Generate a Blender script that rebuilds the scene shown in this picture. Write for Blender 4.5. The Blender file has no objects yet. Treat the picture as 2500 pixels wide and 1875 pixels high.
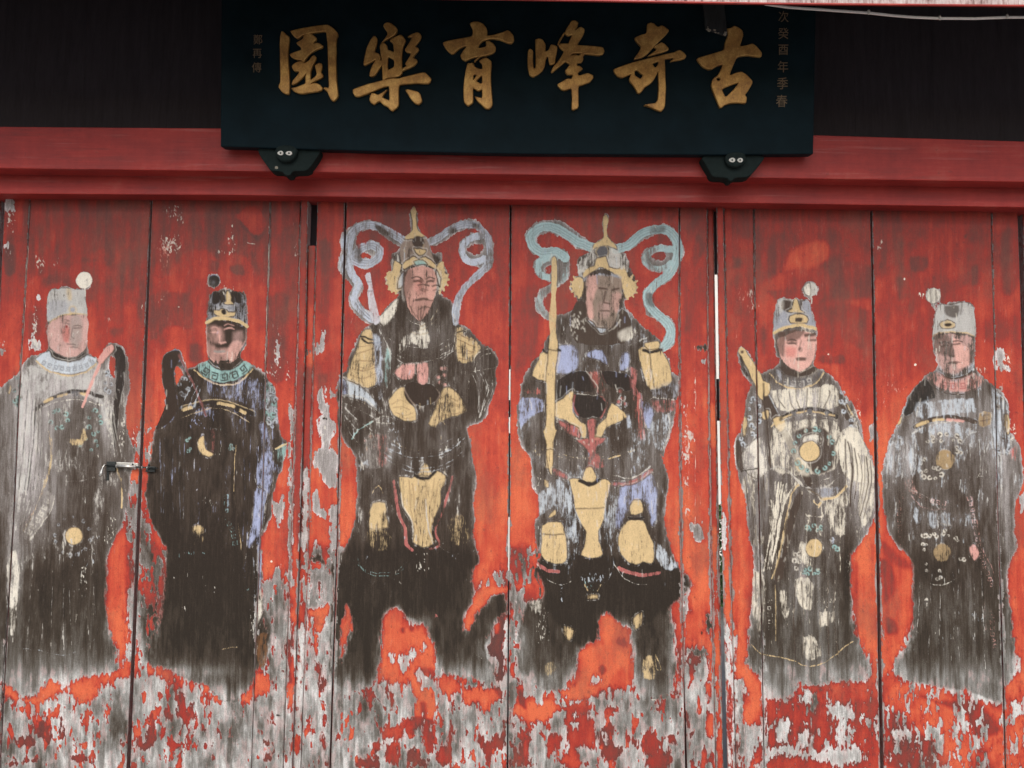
import bpy, bmesh, math, random
import numpy as np
from mathutils import Vector, Matrix
sc = bpy.context.scene
COL = sc.collection
R = math.radians

# ------------------------------------------------------------------ camera, sky, sun, exposure
CAM = Vector((0.0, -3.1, 1.55)); PITCH = 4.15; ROLL = 0.70; FPX = 2000.0
camd = bpy.data.cameras.new('camera'); camd.sensor_width = 36.0; camd.lens = 36.0*FPX/2500.0
camd.clip_start = 0.05; camd.clip_end = 500
cam = bpy.data.objects.new('camera', camd); COL.objects.link(cam); sc.camera = cam
CM = Matrix.Translation(CAM) @ Matrix.Rotation(R(90+PITCH), 4, 'X') @ Matrix.Rotation(R(ROLL), 4, 'Z')
cam.matrix_world = CM
world = bpy.data.worlds.new('World'); sc.world = world; world.use_nodes = True
wn = world.node_tree.nodes; wl = world.node_tree.links
sky = wn.new('ShaderNodeTexSky'); sky.sky_type = 'NISHITA'; sky.sun_disc = False
SUN_EL = 47.0
sky.sun_elevation = R(SUN_EL); sky.sun_rotation = R(180); sky.air_density = 1.0; sky.dust_density = 4.0; sky.ozone_density = 0.6
bgn = wn['Background']; bgn.inputs['Strength'].default_value = 0.12
wl.new(sky.outputs['Color'], bgn.inputs['Color'])
sund = bpy.data.lights.new('sun', 'SUN'); sund.energy = 1.5; sund.angle = R(32); sund.color = (1.0, 0.95, 0.88)
sun = bpy.data.objects.new('sun', sund); COL.objects.link(sun); sun.rotation_euler = (R(90-SUN_EL), 0, R(-6)); sun.location = (0, -6, 8)
sc.view_settings.view_transform = 'Standard'; sc.view_settings.look = 'None'
sc.view_settings.exposure = 0.50; sc.view_settings.gamma = 1.0; sc.view_settings.use_curve_mapping = False

# ------------------------------------------------------------------ helpers
RM = np.array(CM.to_3x3())
def at(px, py, y):
    """points of the photograph's pixel grid (2500 wide) on the real plane at depth y"""
    px = np.asarray(px, float); py = np.asarray(py, float)
    d = np.stack([(px-1250.0)/FPX, -(py-937.5)/FPX, -np.ones_like(px)], -1) @ RM.T
    t = (y-CAM.y)/d[..., 1]
    return np.array(CAM) + d*t[..., None]
def at_plane(px, py, p0, n):
    px = np.asarray(px, float); py = np.asarray(py, float)
    d = np.stack([(px-1250.0)/FPX, -(py-937.5)/FPX, -np.ones_like(px)], -1) @ RM.T
    t = ((np.array(p0)-np.array(CAM)) @ np.array(n))/(d @ np.array(n))
    return np.array(CAM) + d*t[..., None]
def tag(o, label=None, cat=None, group=None, kind=None):
    if label: o['label'] = label
    if cat: o['category'] = cat
    if group: o['group'] = group
    if kind: o['kind'] = kind
    return o
def link(name, mesh, mat=None, parent=None):
    o = bpy.data.objects.new(name, mesh); COL.objects.link(o)
    if mat: mesh.materials.append(mat)
    if parent: o.parent = parent; o.matrix_parent_inverse = Matrix.Identity(4); o.location = -Vector(parent_origin(parent))
    return o
def parent_origin(p):
    v = Vector((0, 0, 0))
    while p: v += Vector(p.location); p = p.parent
    return v
def empty(name, loc):
    o = bpy.data.objects.new(name, None); COL.objects.link(o); o.location = loc; o.empty_display_size = .1
    return o
def pydata(name, v, f, mat=None, parent=None, smooth=False):
    m = bpy.data.meshes.new(name); m.from_pydata([tuple(map(float, a)) for a in v], [], f); m.update()
    bm = bmesh.new(); bm.from_mesh(m); bmesh.ops.recalc_face_normals(bm, faces=bm.faces); bm.to_mesh(m); bm.free()
    if smooth: m.polygons.foreach_set('use_smooth', [True]*len(m.polygons))
    return link(name, m, mat, parent)
def bevel(o, w, seg=2, ang=40):
    md = o.modifiers.new('bevel', 'BEVEL'); md.width = w; md.segments = seg; md.limit_method = 'ANGLE'; md.angle_limit = R(ang)
    return o
def box(name, x0, x1, y0, y1, z0, z1, mat=None, parent=None, bev=0):
    v = [(x, y, z) for x in (x0, x1) for y in (y0, y1) for z in (z0, z1)]
    f = [(0, 1, 3, 2), (4, 6, 7, 5), (0, 4, 5, 1), (2, 3, 7, 6), (0, 2, 6, 4), (1, 5, 7, 3)]
    o = pydata(name, v, f, mat, parent)
    if bev: bevel(o, bev)
    return o
def tube(name, pts, r, mat=None, parent=None, seg=12, caps=True):
    pts = [Vector(p) for p in pts]; n = len(pts); rs = r if hasattr(r, '__len__') else [r]*n
    V = []; F = []
    up = Vector((0.13, 0.31, 0.94))
    for i, p in enumerate(pts):
        t = (pts[min(i+1, n-1)]-pts[max(i-1, 0)]).normalized(); a = t.cross(up)
        if a.length < 1e-3: a = t.cross(Vector((1, 0, 0)))
        a.normalize(); b = t.cross(a)
        for k in range(seg):
            th = 2*math.pi*k/seg; V.append(p + (a*math.cos(th)+b*math.sin(th))*rs[i])
    for i in range(n-1):
        for k in range(seg): F.append((i*seg+k, i*seg+(k+1) % seg, (i+1)*seg+(k+1) % seg, (i+1)*seg+k))
    if caps: F.append(tuple(range(seg))); F.append(tuple((n-1)*seg+k for k in range(seg)))
    return pydata(name, V, F, mat, parent, smooth=True)
def sm(a, b, x):
    t = np.clip((x-a)/(b-a), 0, 1); return t*t*(3-2*t)
def lin(c):
    return tuple(((v/255.)/12.92 if v/255. <= .04045 else ((v/255.+.055)/1.055)**2.4) for v in c)

# ------------------------------------------------------------------ node materials
class NT:
    def __init__(s, name):
        s.m = bpy.data.materials.new(name); s.m.use_nodes = True; s.t = s.m.node_tree; s.t.nodes.clear()
        s.out = s.t.nodes.new('ShaderNodeOutputMaterial'); s.b = s.t.nodes.new('ShaderNodeBsdfPrincipled')
        s.t.links.new(s.b.outputs[0], s.out.inputs[0])
        s.pos = s.t.nodes.new('ShaderNodeNewGeometry').outputs['Position']
    def set(s, k, v):
        if hasattr(v, 'links'): s.t.links.new(v, s.b.inputs[k])
        else: s.b.inputs[k].default_value = v
    def inp(s, sock, v):
        if hasattr(v, 'links'): s.t.links.new(v, sock)
        else: sock.default_value = v
    def math(s, op, a, b=0.0, c=None, clamp=False):
        n = s.t.nodes.new('ShaderNodeMath'); n.operation = op; n.use_clamp = clamp
        s.inp(n.inputs[0], a); s.inp(n.inputs[1], b)
        if c is not None: s.inp(n.inputs[2], c)
        return n.outputs[0]
    def add(s, a, b): return s.math('ADD', a, b)
    def mul(s, a, b): return s.math('MULTIPLY', a, b)
    def noise(s, scale, detail=3.0, rough=.55, off=0.0):
        mp = s.t.nodes.new('ShaderNodeMapping'); mp.inputs['Scale'].default_value = scale; mp.inputs['Location'].default_value = (off, off*1.7, off*.6)
        s.t.links.new(s.pos, mp.inputs['Vector'])
        n = s.t.nodes.new('ShaderNodeTexNoise'); n.inputs['Scale'].default_value = 1.0; n.inputs['Detail'].default_value = detail; n.inputs['Roughness'].default_value = rough
        s.t.links.new(mp.outputs[0], n.inputs['Vector']); return n.outputs['Fac']
    def cen(s, n, k): return s.mul(s.add(n, -.5), k)
    def step(s, x, a, b):
        n = s.t.nodes.new('ShaderNodeMapRange'); n.interpolation_type = 'SMOOTHSTEP'
        s.inp(n.inputs['Value'], x); n.inputs['From Min'].default_value = a; n.inputs['From Max'].default_value = b
        return n.outputs[0]
    def mix(s, f, a, b, mode='MIX'):
        n = s.t.nodes.new('ShaderNodeMix'); n.data_type = 'RGBA'; n.blend_type = mode
        s.inp(n.inputs[0], f)
        for sock, v in ((n.inputs[6], a), (n.inputs[7], b)):
            if hasattr(v, 'links'): s.t.links.new(v, sock)
            else: sock.default_value = (*v[:3], 1)
        return n.outputs[2]
    def ramp(s, f, stops):
        n = s.t.nodes.new('ShaderNodeValToRGB'); e = n.color_ramp.elements
        while len(e) < len(stops): e.new(.5)
        for el, (p, c) in zip(e, stops): el.position = p; el.color = (*c, 1)
        s.inp(n.inputs[0], f); return n.outputs[0]
    def bump(s, h, strength, dist):
        n = s.t.nodes.new('ShaderNodeBump'); n.inputs['Strength'].default_value = strength; n.inputs['Distance'].default_value = dist
        s.t.links.new(h, n.inputs['Height']); s.t.links.new(n.outputs[0], s.b.inputs['Normal'])
    def attr(s, name):
        n = s.t.nodes.new('ShaderNodeAttribute'); n.attribute_name = name; return n.outputs
    def sep(s, c):
        n = s.t.nodes.new('ShaderNodeSeparateColor'); s.t.links.new(c, n.inputs[0]); return n.outputs

WOOD = [(0., (.023, .016, .0115)), (.16, (.050, .036, .027)), (.36, (.118, .102, .092)), (.60, (.245, .230, .226)), (.80, (.40, .377, .378)), (1., (.63, .595, .605))]
REDS = [(0., (.095, .040, .036)), (.26, (.165, .041, .034)), (.50, (.31, .034, .025)), (.72, (.45, .060, .034)), (1., (.60, .130, .058))]
def painted_wood():
    n = NT('weathered_paint_on_wood')
    art = n.attr('art'); fld = n.attr('fld'); F = n.sep(fld['Color']); bare, tone, rt = F[0], F[1], F[2]; cool = fld['Alpha']; cov = n.math('MINIMUM', art['Alpha'], .90)
    n1 = n.noise((110, 110, 4.5), 5, .6); n2 = n.noise((250, 250, 17), 5, .7, 3.1); n3 = n.noise((26, 26, 12), 5, .65, 7.7); n4 = n.noise((95, 95, 70), 6, .72, 1.3); n5 = n.noise((70, 70, 55), 5, .68, 9.2)
    nf = n.noise((300, 300, 260), 4, .75, 5.5); ns = n.noise((150, 150, 24), 5, .7, 15.)
    b2 = n.add(n.add(bare, n.cen(n4, 14.)), n.mul(n.add(ns, -.5), n.math('MULTIPLY_ADD', cool, 22., 5.)))
    mB = n.step(b2, -.7, .9)
    t2 = n.add(n.add(tone, n.mul(n.add(n1, -.5), n.math('MULTIPLY_ADD', tone, .26, .20))), n.add(n.mul(n.add(n2, -.5), n.math('MULTIPLY_ADD', tone, .46, .32)), n.add(n.cen(n3, .12), n.mul(n.add(nf, -.5), n.math('MULTIPLY_ADD', tone, .25, .14)))))
    wood = n.ramp(t2, WOOD)
    wood = n.mix(cool, wood, n.mix(1., wood, (.92, .985, .97), 'MULTIPLY'))
    r2 = n.add(n.add(rt, n.cen(n3, .50)), n.add(n.cen(n1, .20), n.add(n.cen(n4, .16), n.cen(nf, .12))))
    red = n.ramp(r2, REDS)
    red = n.mix(n.mul(n.step(n5, .58, .70), .5), red, (.13, .030, .030))
    red = n.mix(n.mul(n.step(n.add(n.mul(ns, .6), n.mul(n3, .4)), .55, .72), .34), red, (.36, .19, .16))
    n6 = n.noise((7, 7, 3.4), 5, .62, 21.)
    red = n.mix(n.mul(n.step(n.add(n.mul(n6, .75), n.mul(n4, .25)), .50, .64), .42), red, (.185, .075, .055))
    fr = n.mul(n.mul(n.step(b2, 5.5, .8), n.step(ns, .35, .62)), n.math('MULTIPLY_ADD', cool, .55, .10))
    wood = n.mix(fr, wood, (.52, .20, .18))
    n8 = n.noise((42, 42, 15), 5, .7, 31.)
    wood = n.mix(n.mul(n.mul(n.mul(n.step(n8, .48, .62), .42), cool), n.step(tone, .40, .56)), wood, (.50, .35, .345))
    base = n.mix(mB, red, wood)
    nn = n.math('MULTIPLY_ADD', n.add(n.add(n.mul(n2, .40), n.mul(ns, .34)), n.mul(n4, .26)), 4.2, -1.6, clamp=True)
    mA = n.step(n.add(cov, n.mul(nn, -1.)), -.30, .26)
    mA = n.mul(mA, n.math('MULTIPLY_ADD', cov, .50, .52, clamp=True))
    acol = n.mix(1., art['Color'], n.ramp(n.add(n.mul(n3, .6), n.mul(n2, .4)), [(.3, (.80, .80, .80)), (.7, (1.1, 1.1, 1.1))]), 'MULTIPLY')
    col = n.mix(mA, base, acol)
    col = n.mix(1., col, n.ramp(nf, [(.28, (.76, .76, .76)), (.72, (1.18, 1.18, 1.18))]), 'MULTIPLY')
    n.set('Base Color', col)
    n.set('Roughness', n.add(.52, n.add(n.mul(mB, .22), n.cen(n4, .3))))
    n.set('Specular IOR Level', .25)
    h = n.add(n.add(n.mul(mB, -.55), n.mul(n2, .35)), n.add(n.mul(mA, .12), n.mul(n3, .5)))
    n.bump(h, .8, .0028)
    return n.m
def red_beam():
    n = NT('faded_red_beam_paint')
    n1 = n.noise((5, 90, 160), 4, .6); n3 = n.noise((4.5, 8, 9), 5, .62, 4.); n4 = n.noise((60, 60, 60), 4, .6, 2.); n6 = n.noise((30, 60, 4), 4, .6, 8.); n7 = n.noise((2.2, 30, 45), 5, .65, 12.)
    t = n.add(n.add(.5, n.cen(n3, 1.1)), n.add(n.cen(n1, .35), n.add(n.cen(n4, .2), n.cen(n6, .3))))
    c = n.ramp(t, [(0., (.13, .035, .036)), (.3, (.27, .030, .028)), (.6, (.39, .042, .036)), (.88, (.44, .095, .075)), (1., (.47, .20, .16))])
    c = n.mix(n.mul(n.step(n7, .55, .72), .35), c, (.48, .20, .185))
    c = n.mix(n.mul(n.step(n4, .63, .7), .3), c, (.09, .03, .03))
    n8 = n.noise((16, 40, 90), 5, .7, 17.); n9 = n.noise((3.2, 3, 40), 4, .6, 27.)
    c = n.mix(n.mul(n.step(n8, .66, .72), .75), c, (.055, .022, .02))
    c = n.mix(n.mul(n.step(n9, .58, .70), .30), c, (.14, .035, .034))
    n.set('Base Color', c); n.set('Roughness', n.add(.5, n.cen(n3, .3))); n.set('Specular IOR Level', .3)
    n.bump(n.add(n.mul(n1, .6), n.add(n.mul(n4, .6), n.mul(n3, 1.2))), .5, .003); return n.m
def simple(name, c, rough=.6, metal=0., var=.25, scale=(40, 40, 40), bumpd=.0006, spec=.3, c2=None):
    n = NT(name); n1 = n.noise(scale, 5, .6); n2 = n.noise(tuple(v*5 for v in scale), 3, .6, 4.)
    d = tuple(v*(1-var) for v in c); l = c2 or tuple(min(1, v*(1+var)) for v in c)
    n.set('Base Color', n.ramp(n.add(n.mul(n1, .7), n.mul(n2, .3)), [(.3, d), (.7, l)]))
    n.set('Roughness', n.add(rough, n.cen(n1, .25))); n.set('Metallic', metal); n.set('Specular IOR Level', spec)
    n.bump(n.add(n1, n.mul(n2, .3)), .5, bumpd); return n.m
def gold_leaf():
    n = NT('worn_gold_leaf'); n1 = n.noise((26, 26, 22), 5, .65); n2 = n.noise((220, 220, 160), 4, .6, 3.)
    c = n.ramp(n.add(n.mul(n1, .65), n.mul(n2, .35)), [(.32, (.27, .13, .05)), (.5, (.52, .285, .085)), (.68, (.80, .52, .18))])
    n.set('Base Color', c); n.set('Metallic', .45); n.set('Roughness', n.add(.40, n.cen(n2, .4))); n.bump(n.add(n1, n.mul(n2, .5)), .5, .0015); return n.m
def lacquer():
    n = NT('black_lacquer'); n1 = n.noise((9, 9, 9), 5, .6); n2 = n.noise((400, 400, 400), 2, .6, 3.)
    n.set('Base Color', n.ramp(n1, [(.3, (.0050, .0120, .0155)), (.7, (.0085, .0195, .0260))]))
    n.set('Roughness', n.add(.5, n.cen(n1, .2))); n.set('Specular IOR Level', .05); n.bump(n.add(n1, n.mul(n2, .15)), .25, .001); return n.m
def eave_paint():
    n = NT('peeling_pale_eave_paint'); n1 = n.noise((160, 60, 22), 5, .65); n2 = n.noise((30, 30, 30), 5, .6, 2.)
    c = n.ramp(n.add(n.mul(n1, .6), n.mul(n2, .4)), [(.36, (.10, .055, .05)), (.44, (.34, .22, .21)), (.52, (.50, .40, .39)), (.60, (.56, .50, .49)), (.72, (.74, .72, .70))])
    n.set('Base Color', c); n.set('Roughness', .7); n.bump(n1, .6, .0015); return n.m

M_PAINT = painted_wood(); M_BEAM = red_beam(); M_GOLD = gold_leaf(); M_LAC = lacquer(); M_EAVE = eave_paint()
M_DARK = simple('dark_stained_boards', (.042, .035, .042), .7, var=.3, scale=(60, 20, 6))
M_RAFTER = simple('bare_rafters', (.16, .12, .09), .8, var=.3, scale=(60, 4, 60))
M_LION = simple('dark_green_bracket_paint', (.015, .023, .0225), .85, var=.35, scale=(50, 50, 50), spec=.08)
M_WHITE = simple('chalk_white_paint', (.62, .62, .58), .6, var=.2, scale=(300, 300, 300))
M_STEEL = simple('bright_bolt_steel', (.62, .62, .60), .32, .85, var=.2, scale=(200, 200, 200))
M_IRON = simple('dark_iron', (.05, .055, .055), .45, .7, var=.3, scale=(200, 200, 200))
M_PIPE = simple('grey_white_conduit', (.80, .80, .78), .5, var=.10, scale=(90, 90, 90))
M_DUST = simple('dusty_grey_wood', (.06, .058, .056), .8, var=.4, scale=(60, 60, 20), bumpd=.002)
M_PROP = simple('dusky_prop_wood', (.028, .030, .032), .85, var=.4, scale=(60, 60, 20), bumpd=.002)
M_DUSTEND = simple('dusty_end_grain', (.30, .27, .22), .85, var=.5, scale=(160, 160, 160), bumpd=.003)
M_INK = simple('faded_gilt_script', (.17, .12, .075), .5, var=.3, scale=(200, 200, 200))
M_GROUND = simple('worn_concrete', (.20, .195, .185), .85, var=.2, scale=(3, 3, 3), bumpd=.003)
M_PLASTER = simple('limewashed_plaster', (.72, .71, .68), .85, var=.10, scale=(4, 4, 4), bumpd=.003)
M_LEAF = simple('hedge_leaves', (.05, .10, .025), .5, var=.6, scale=(9, 9, 9))
M_BARK = simple('hedge_bark', (.09, .07, .05), .8, var=.3, scale=(30, 30, 30))
M_TILE = simple('grey_clay_tiles', (.16, .15, .145), .8, var=.3, scale=(9, 9, 9))

# ------------------------------------------------------------------ the painted surface of the doors, worked out as fields
ST = 1.5; X0, X1, Y0, Y1 = -130.0, 2640.0, 440.0, 1905.0
NX = int((X1-X0)/ST)+1; NY = int((Y1-Y0)/ST)+1
gx = (X0+np.arange(NX)*ST).astype(np.float32); gy = (Y0+np.arange(NY)*ST).astype(np.float32)
GX, GY = np.meshgrid(gx, gy)
rng = np.random.default_rng(7)
def vnoise(cx, cy, seed, octv=3, rough=.55):
    out = np.zeros((NY, NX), np.float32); amp = 1.; tot = 0.
    for o in range(octv):
        r = np.random.default_rng(seed*31+o); sx, sy = cx/2**o, cy/2**o
        gw, gh = int((X1-X0)/sx)+3, int((Y1-Y0)/sy)+3
        g = r.random((gh, gw)).astype(np.float32)
        u = (gx-X0)/sx; v = (gy-Y0)/sy; iu = u.astype(int); iv = v.astype(int); fu = u-iu; fv = v-iv
        fu = fu*fu*(3-2*fu); fv = fv*fv*(3-2*fv)
        a = g[iv][:, iu]; b = g[iv][:, iu+1]; c = g[iv+1][:, iu]; d = g[iv+1][:, iu+1]
        t = a+(b-a)*fu[None]; t2 = c+(d-c)*fu[None]
        out += amp*(t+(t2-t)*fv[:, None]); tot += amp; amp *= rough
    return out/tot
def uniform(n):
    s = np.sort(n[::5, ::5].ravel()); return np.interp(n, s, np.linspace(0, 1, len(s))).astype(np.float32)
# ragged edges: the shapes are looked up at slightly shifted places
WX = GX+(vnoise(16, 22, 1)-.5)*7; WY = GY+(vnoise(14, 24, 2)-.5)*10
flake = uniform(vnoise(46, 84, 3, 6, .72)*.45+vnoise(10, 30, 4, 4, .68)*.55)
fine = uniform(vnoise(5, 17, 9, 3, .7)); patch = uniform(vnoise(13, 46, 5, 4, .62)); drip = uniform(vnoise(10, 190, 6, 3, .6)); cloud = uniform(vnoise(70, 90, 8, 4, .6))
bare = np.full((NY, NX), -40., np.float32); tone = np.full((NY, NX), .45, np.float32)
rt = (.40+.14*sm(560, 800, GY)+.32*sm(780, 1250, GY)).astype(np.float32)+(cloud-.5)*.24+(drip-.5)*.14
rt = rt.astype(np.float32); cool = sm(1250, 1560, GY).astype(np.float32)
art = np.zeros((NY, NX, 3), np.float32); cov = np.full((NY, NX), -.3, np.float32); pid = np.zeros((NY, NX), np.int32)
PAL = {k: np.array(lin(v), np.float32) for k, v in dict(white=(226, 222, 210), cream=(222, 216, 200), hatw=(186, 186, 184), bluegrey=(158, 162, 172), silver=(200, 198, 192),
    gold=(206, 182, 138), gold2=(188, 168, 130), paleb=(190, 200, 210), paleb2=(200, 200, 208), lilac=(192, 202, 218), periw=(164, 174, 208), teal=(150, 188, 186), ribteal=(168, 196, 200),
    pink=(216, 170, 160), pinkd=(196, 160, 154), pinkf=(206, 160, 148), pinkw=(208, 146, 132), rosew=(212, 160, 152), rosy=(200, 112, 104), rose=(176, 104, 100), rosed=(120, 78, 74), dred=(140, 60, 58),
    grey=(150, 146, 142), slate=(96, 96, 100), dark=(44, 37, 33), darkk=(42, 38, 35), brown=(86, 66, 58), brownd=(54, 43, 36), wood=(70, 58, 50), woodl=(146, 130, 118), tan=(112, 78, 50), tan2=(160, 138, 104)).items()}
PARTS = ['painted_robe', 'painted_hat', 'painted_face', 'painted_collar', 'painted_pompom', 'painted_medallion', 'painted_fly_whisk', 'painted_sword', 'painted_sleeve', 'painted_ribbon',
         'painted_helmet', 'painted_staff', 'painted_shoulder_guard', 'painted_armour', 'painted_belt', 'painted_apron', 'painted_thigh_guard']
SHAPES = ['painted_guardian']
class Pen: fig = 0; ox = oy = 0.; s = 1.; off = 0.
def parse(txt):
    out = []; o = 0.
    for tk in txt.split():
        if tk == '|': o = Pen.off-o
        else:
            a = [float(v) for v in tk.split(',')]
            a[1] += o; out.append((a[0]/Pen.s+Pen.ox, a[1]/Pen.s+Pen.oy, *[v/Pen.s for v in a[2:]]))
    return out
def smooth(P, closed, big=9.):
    P = np.array([p[:2] for p in P], np.float32); n = len(P); out = []
    for i in range(n if closed else n-1):
        p0, p1, p2, p3 = (P[(i+k-1) % n] if closed else P[min(max(i+k-1, 0), n-1)] for k in range(4))
        m = 1 if np.hypot(*(p2-p1)) < big else (2 if np.hypot(*(p2-p1)) < 40 else 3)
        for j in range(m):
            t = j/m; m1 = (p2-p0)*.4; m2 = (p3-p1)*.4
            out.append((2*t**3-3*t*t+1)*p1+(t**3-2*t*t+t)*m1+(-2*t**3+3*t*t)*p2+(t**3-t*t)*m2)
    if not closed: out.append(P[-1])
    return np.array(out, np.float32)
def window(P, m):
    a = P.min(0)-m; b = P.max(0)+m
    i0 = max(int((a[0]-X0)/ST), 0); i1 = min(int((b[0]-X0)/ST)+2, NX); j0 = max(int((a[1]-Y0)/ST), 0); j1 = min(int((b[1]-Y0)/ST)+2, NY)
    return (slice(j0, j1), slice(i0, i1)) if i1 > i0 and j1 > j0 else None
def sdf(P, closed, m, warp=1.):
    w = window(P, m+8)
    if w is None: return None, None
    x = GX[w]+(WX[w]-GX[w])*warp; y = GY[w]+(WY[w]-GY[w])*warp
    d = np.full(x.shape, 1e9, np.float32); ins = np.zeros(x.shape, bool)
    n = len(P)
    for i in range(n if closed else n-1):
        ax, ay = P[i]; bx, by = P[(i+1) % n]; ex, ey = bx-ax, by-ay; L = ex*ex+ey*ey+1e-6
        px = x-ax; py = y-ay; t = np.clip((px*ex+py*ey)/L, 0, 1); qx = px-t*ex; qy = py-t*ey
        np.minimum(d, qx*qx+qy*qy, out=d)
        if closed and ay != by:
            c = ((ay > y) != (by > y)) & (px < (y-ay)*(ex/ey)); ins ^= c
    d = np.sqrt(d)
    return w, (np.where(ins, d, -d) if closed else d)
def put(w, a, col, cv, part):
    c = cv if cv > .955 else cv+(patch[w]-.5)*max(.36, .50*(1-abs(cv-.5)))
    old = np.maximum(cov[w], 0); top = np.maximum(old, c)
    k = (a*np.clip(c/np.maximum(top, .05), 0, 1))[..., None]; k = np.where((old < .02)[..., None], (a > 0)[..., None]*1., k)
    art[w] = art[w]*(1-k)+PAL[col]*k
    cov[w] = np.where(cov[w] < 0, a*(top+.3)-.3, cov[w]*(1-a)+top*a)
    if part != 'x' and Pen.fig:
        SHAPES.append(part); pid[w] = np.where((a > .5) & (pid[w]//1000 == Pen.fig), Pen.fig*1000+len(SHAPES)-1, pid[w])
def poly(part, col, cv, P, warp=.55):
    P = smooth(P, True); w, d = sdf(P, True, 8 if cv > .8 else 12, warp)
    e = 1.4+max(0., .8-cv)*13
    if w: put(w, sm(-e, min(e, 4.5), d).astype(np.float32), col, cv, part)
    if w and Pen.fig and part not in ('painted_pompom',) and cv >= .6 and col in OUTL:
        g = (pid[w] > 0)*1.
        put(w, (np.clip(1.6-np.abs(d+1.), 0, 1)*g).astype(np.float32), 'wood', .82, 'x'); put(w, (np.clip(1.5-np.abs(d+4.4), 0, 1)*g).astype(np.float32), 'silver', .40, 'x')
OUTL = ('gold', 'periw', 'rose', 'rosew', 'teal', 'paleb', 'white')
def line(part, col, cv, wd, P, warp=.5, sharp=False, inside=False):
    P = np.array([p[:2] for p in P], np.float32) if sharp else smooth(P, False); w, d = sdf(P, False, wd/2+3, warp)
    if w: put(w, (np.clip((wd/2-d)/1.8+.5, 0, 1)*((pid[w]//1000 == Pen.fig) if inside else 1.)).astype(np.float32), col, cv, part)
def ell(cx, cy, rx, ry, n=14):
    return [(cx+rx*math.cos(2*math.pi*k/n), cy+ry*math.sin(2*math.pi*k/n)) for k in range(n)]
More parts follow.
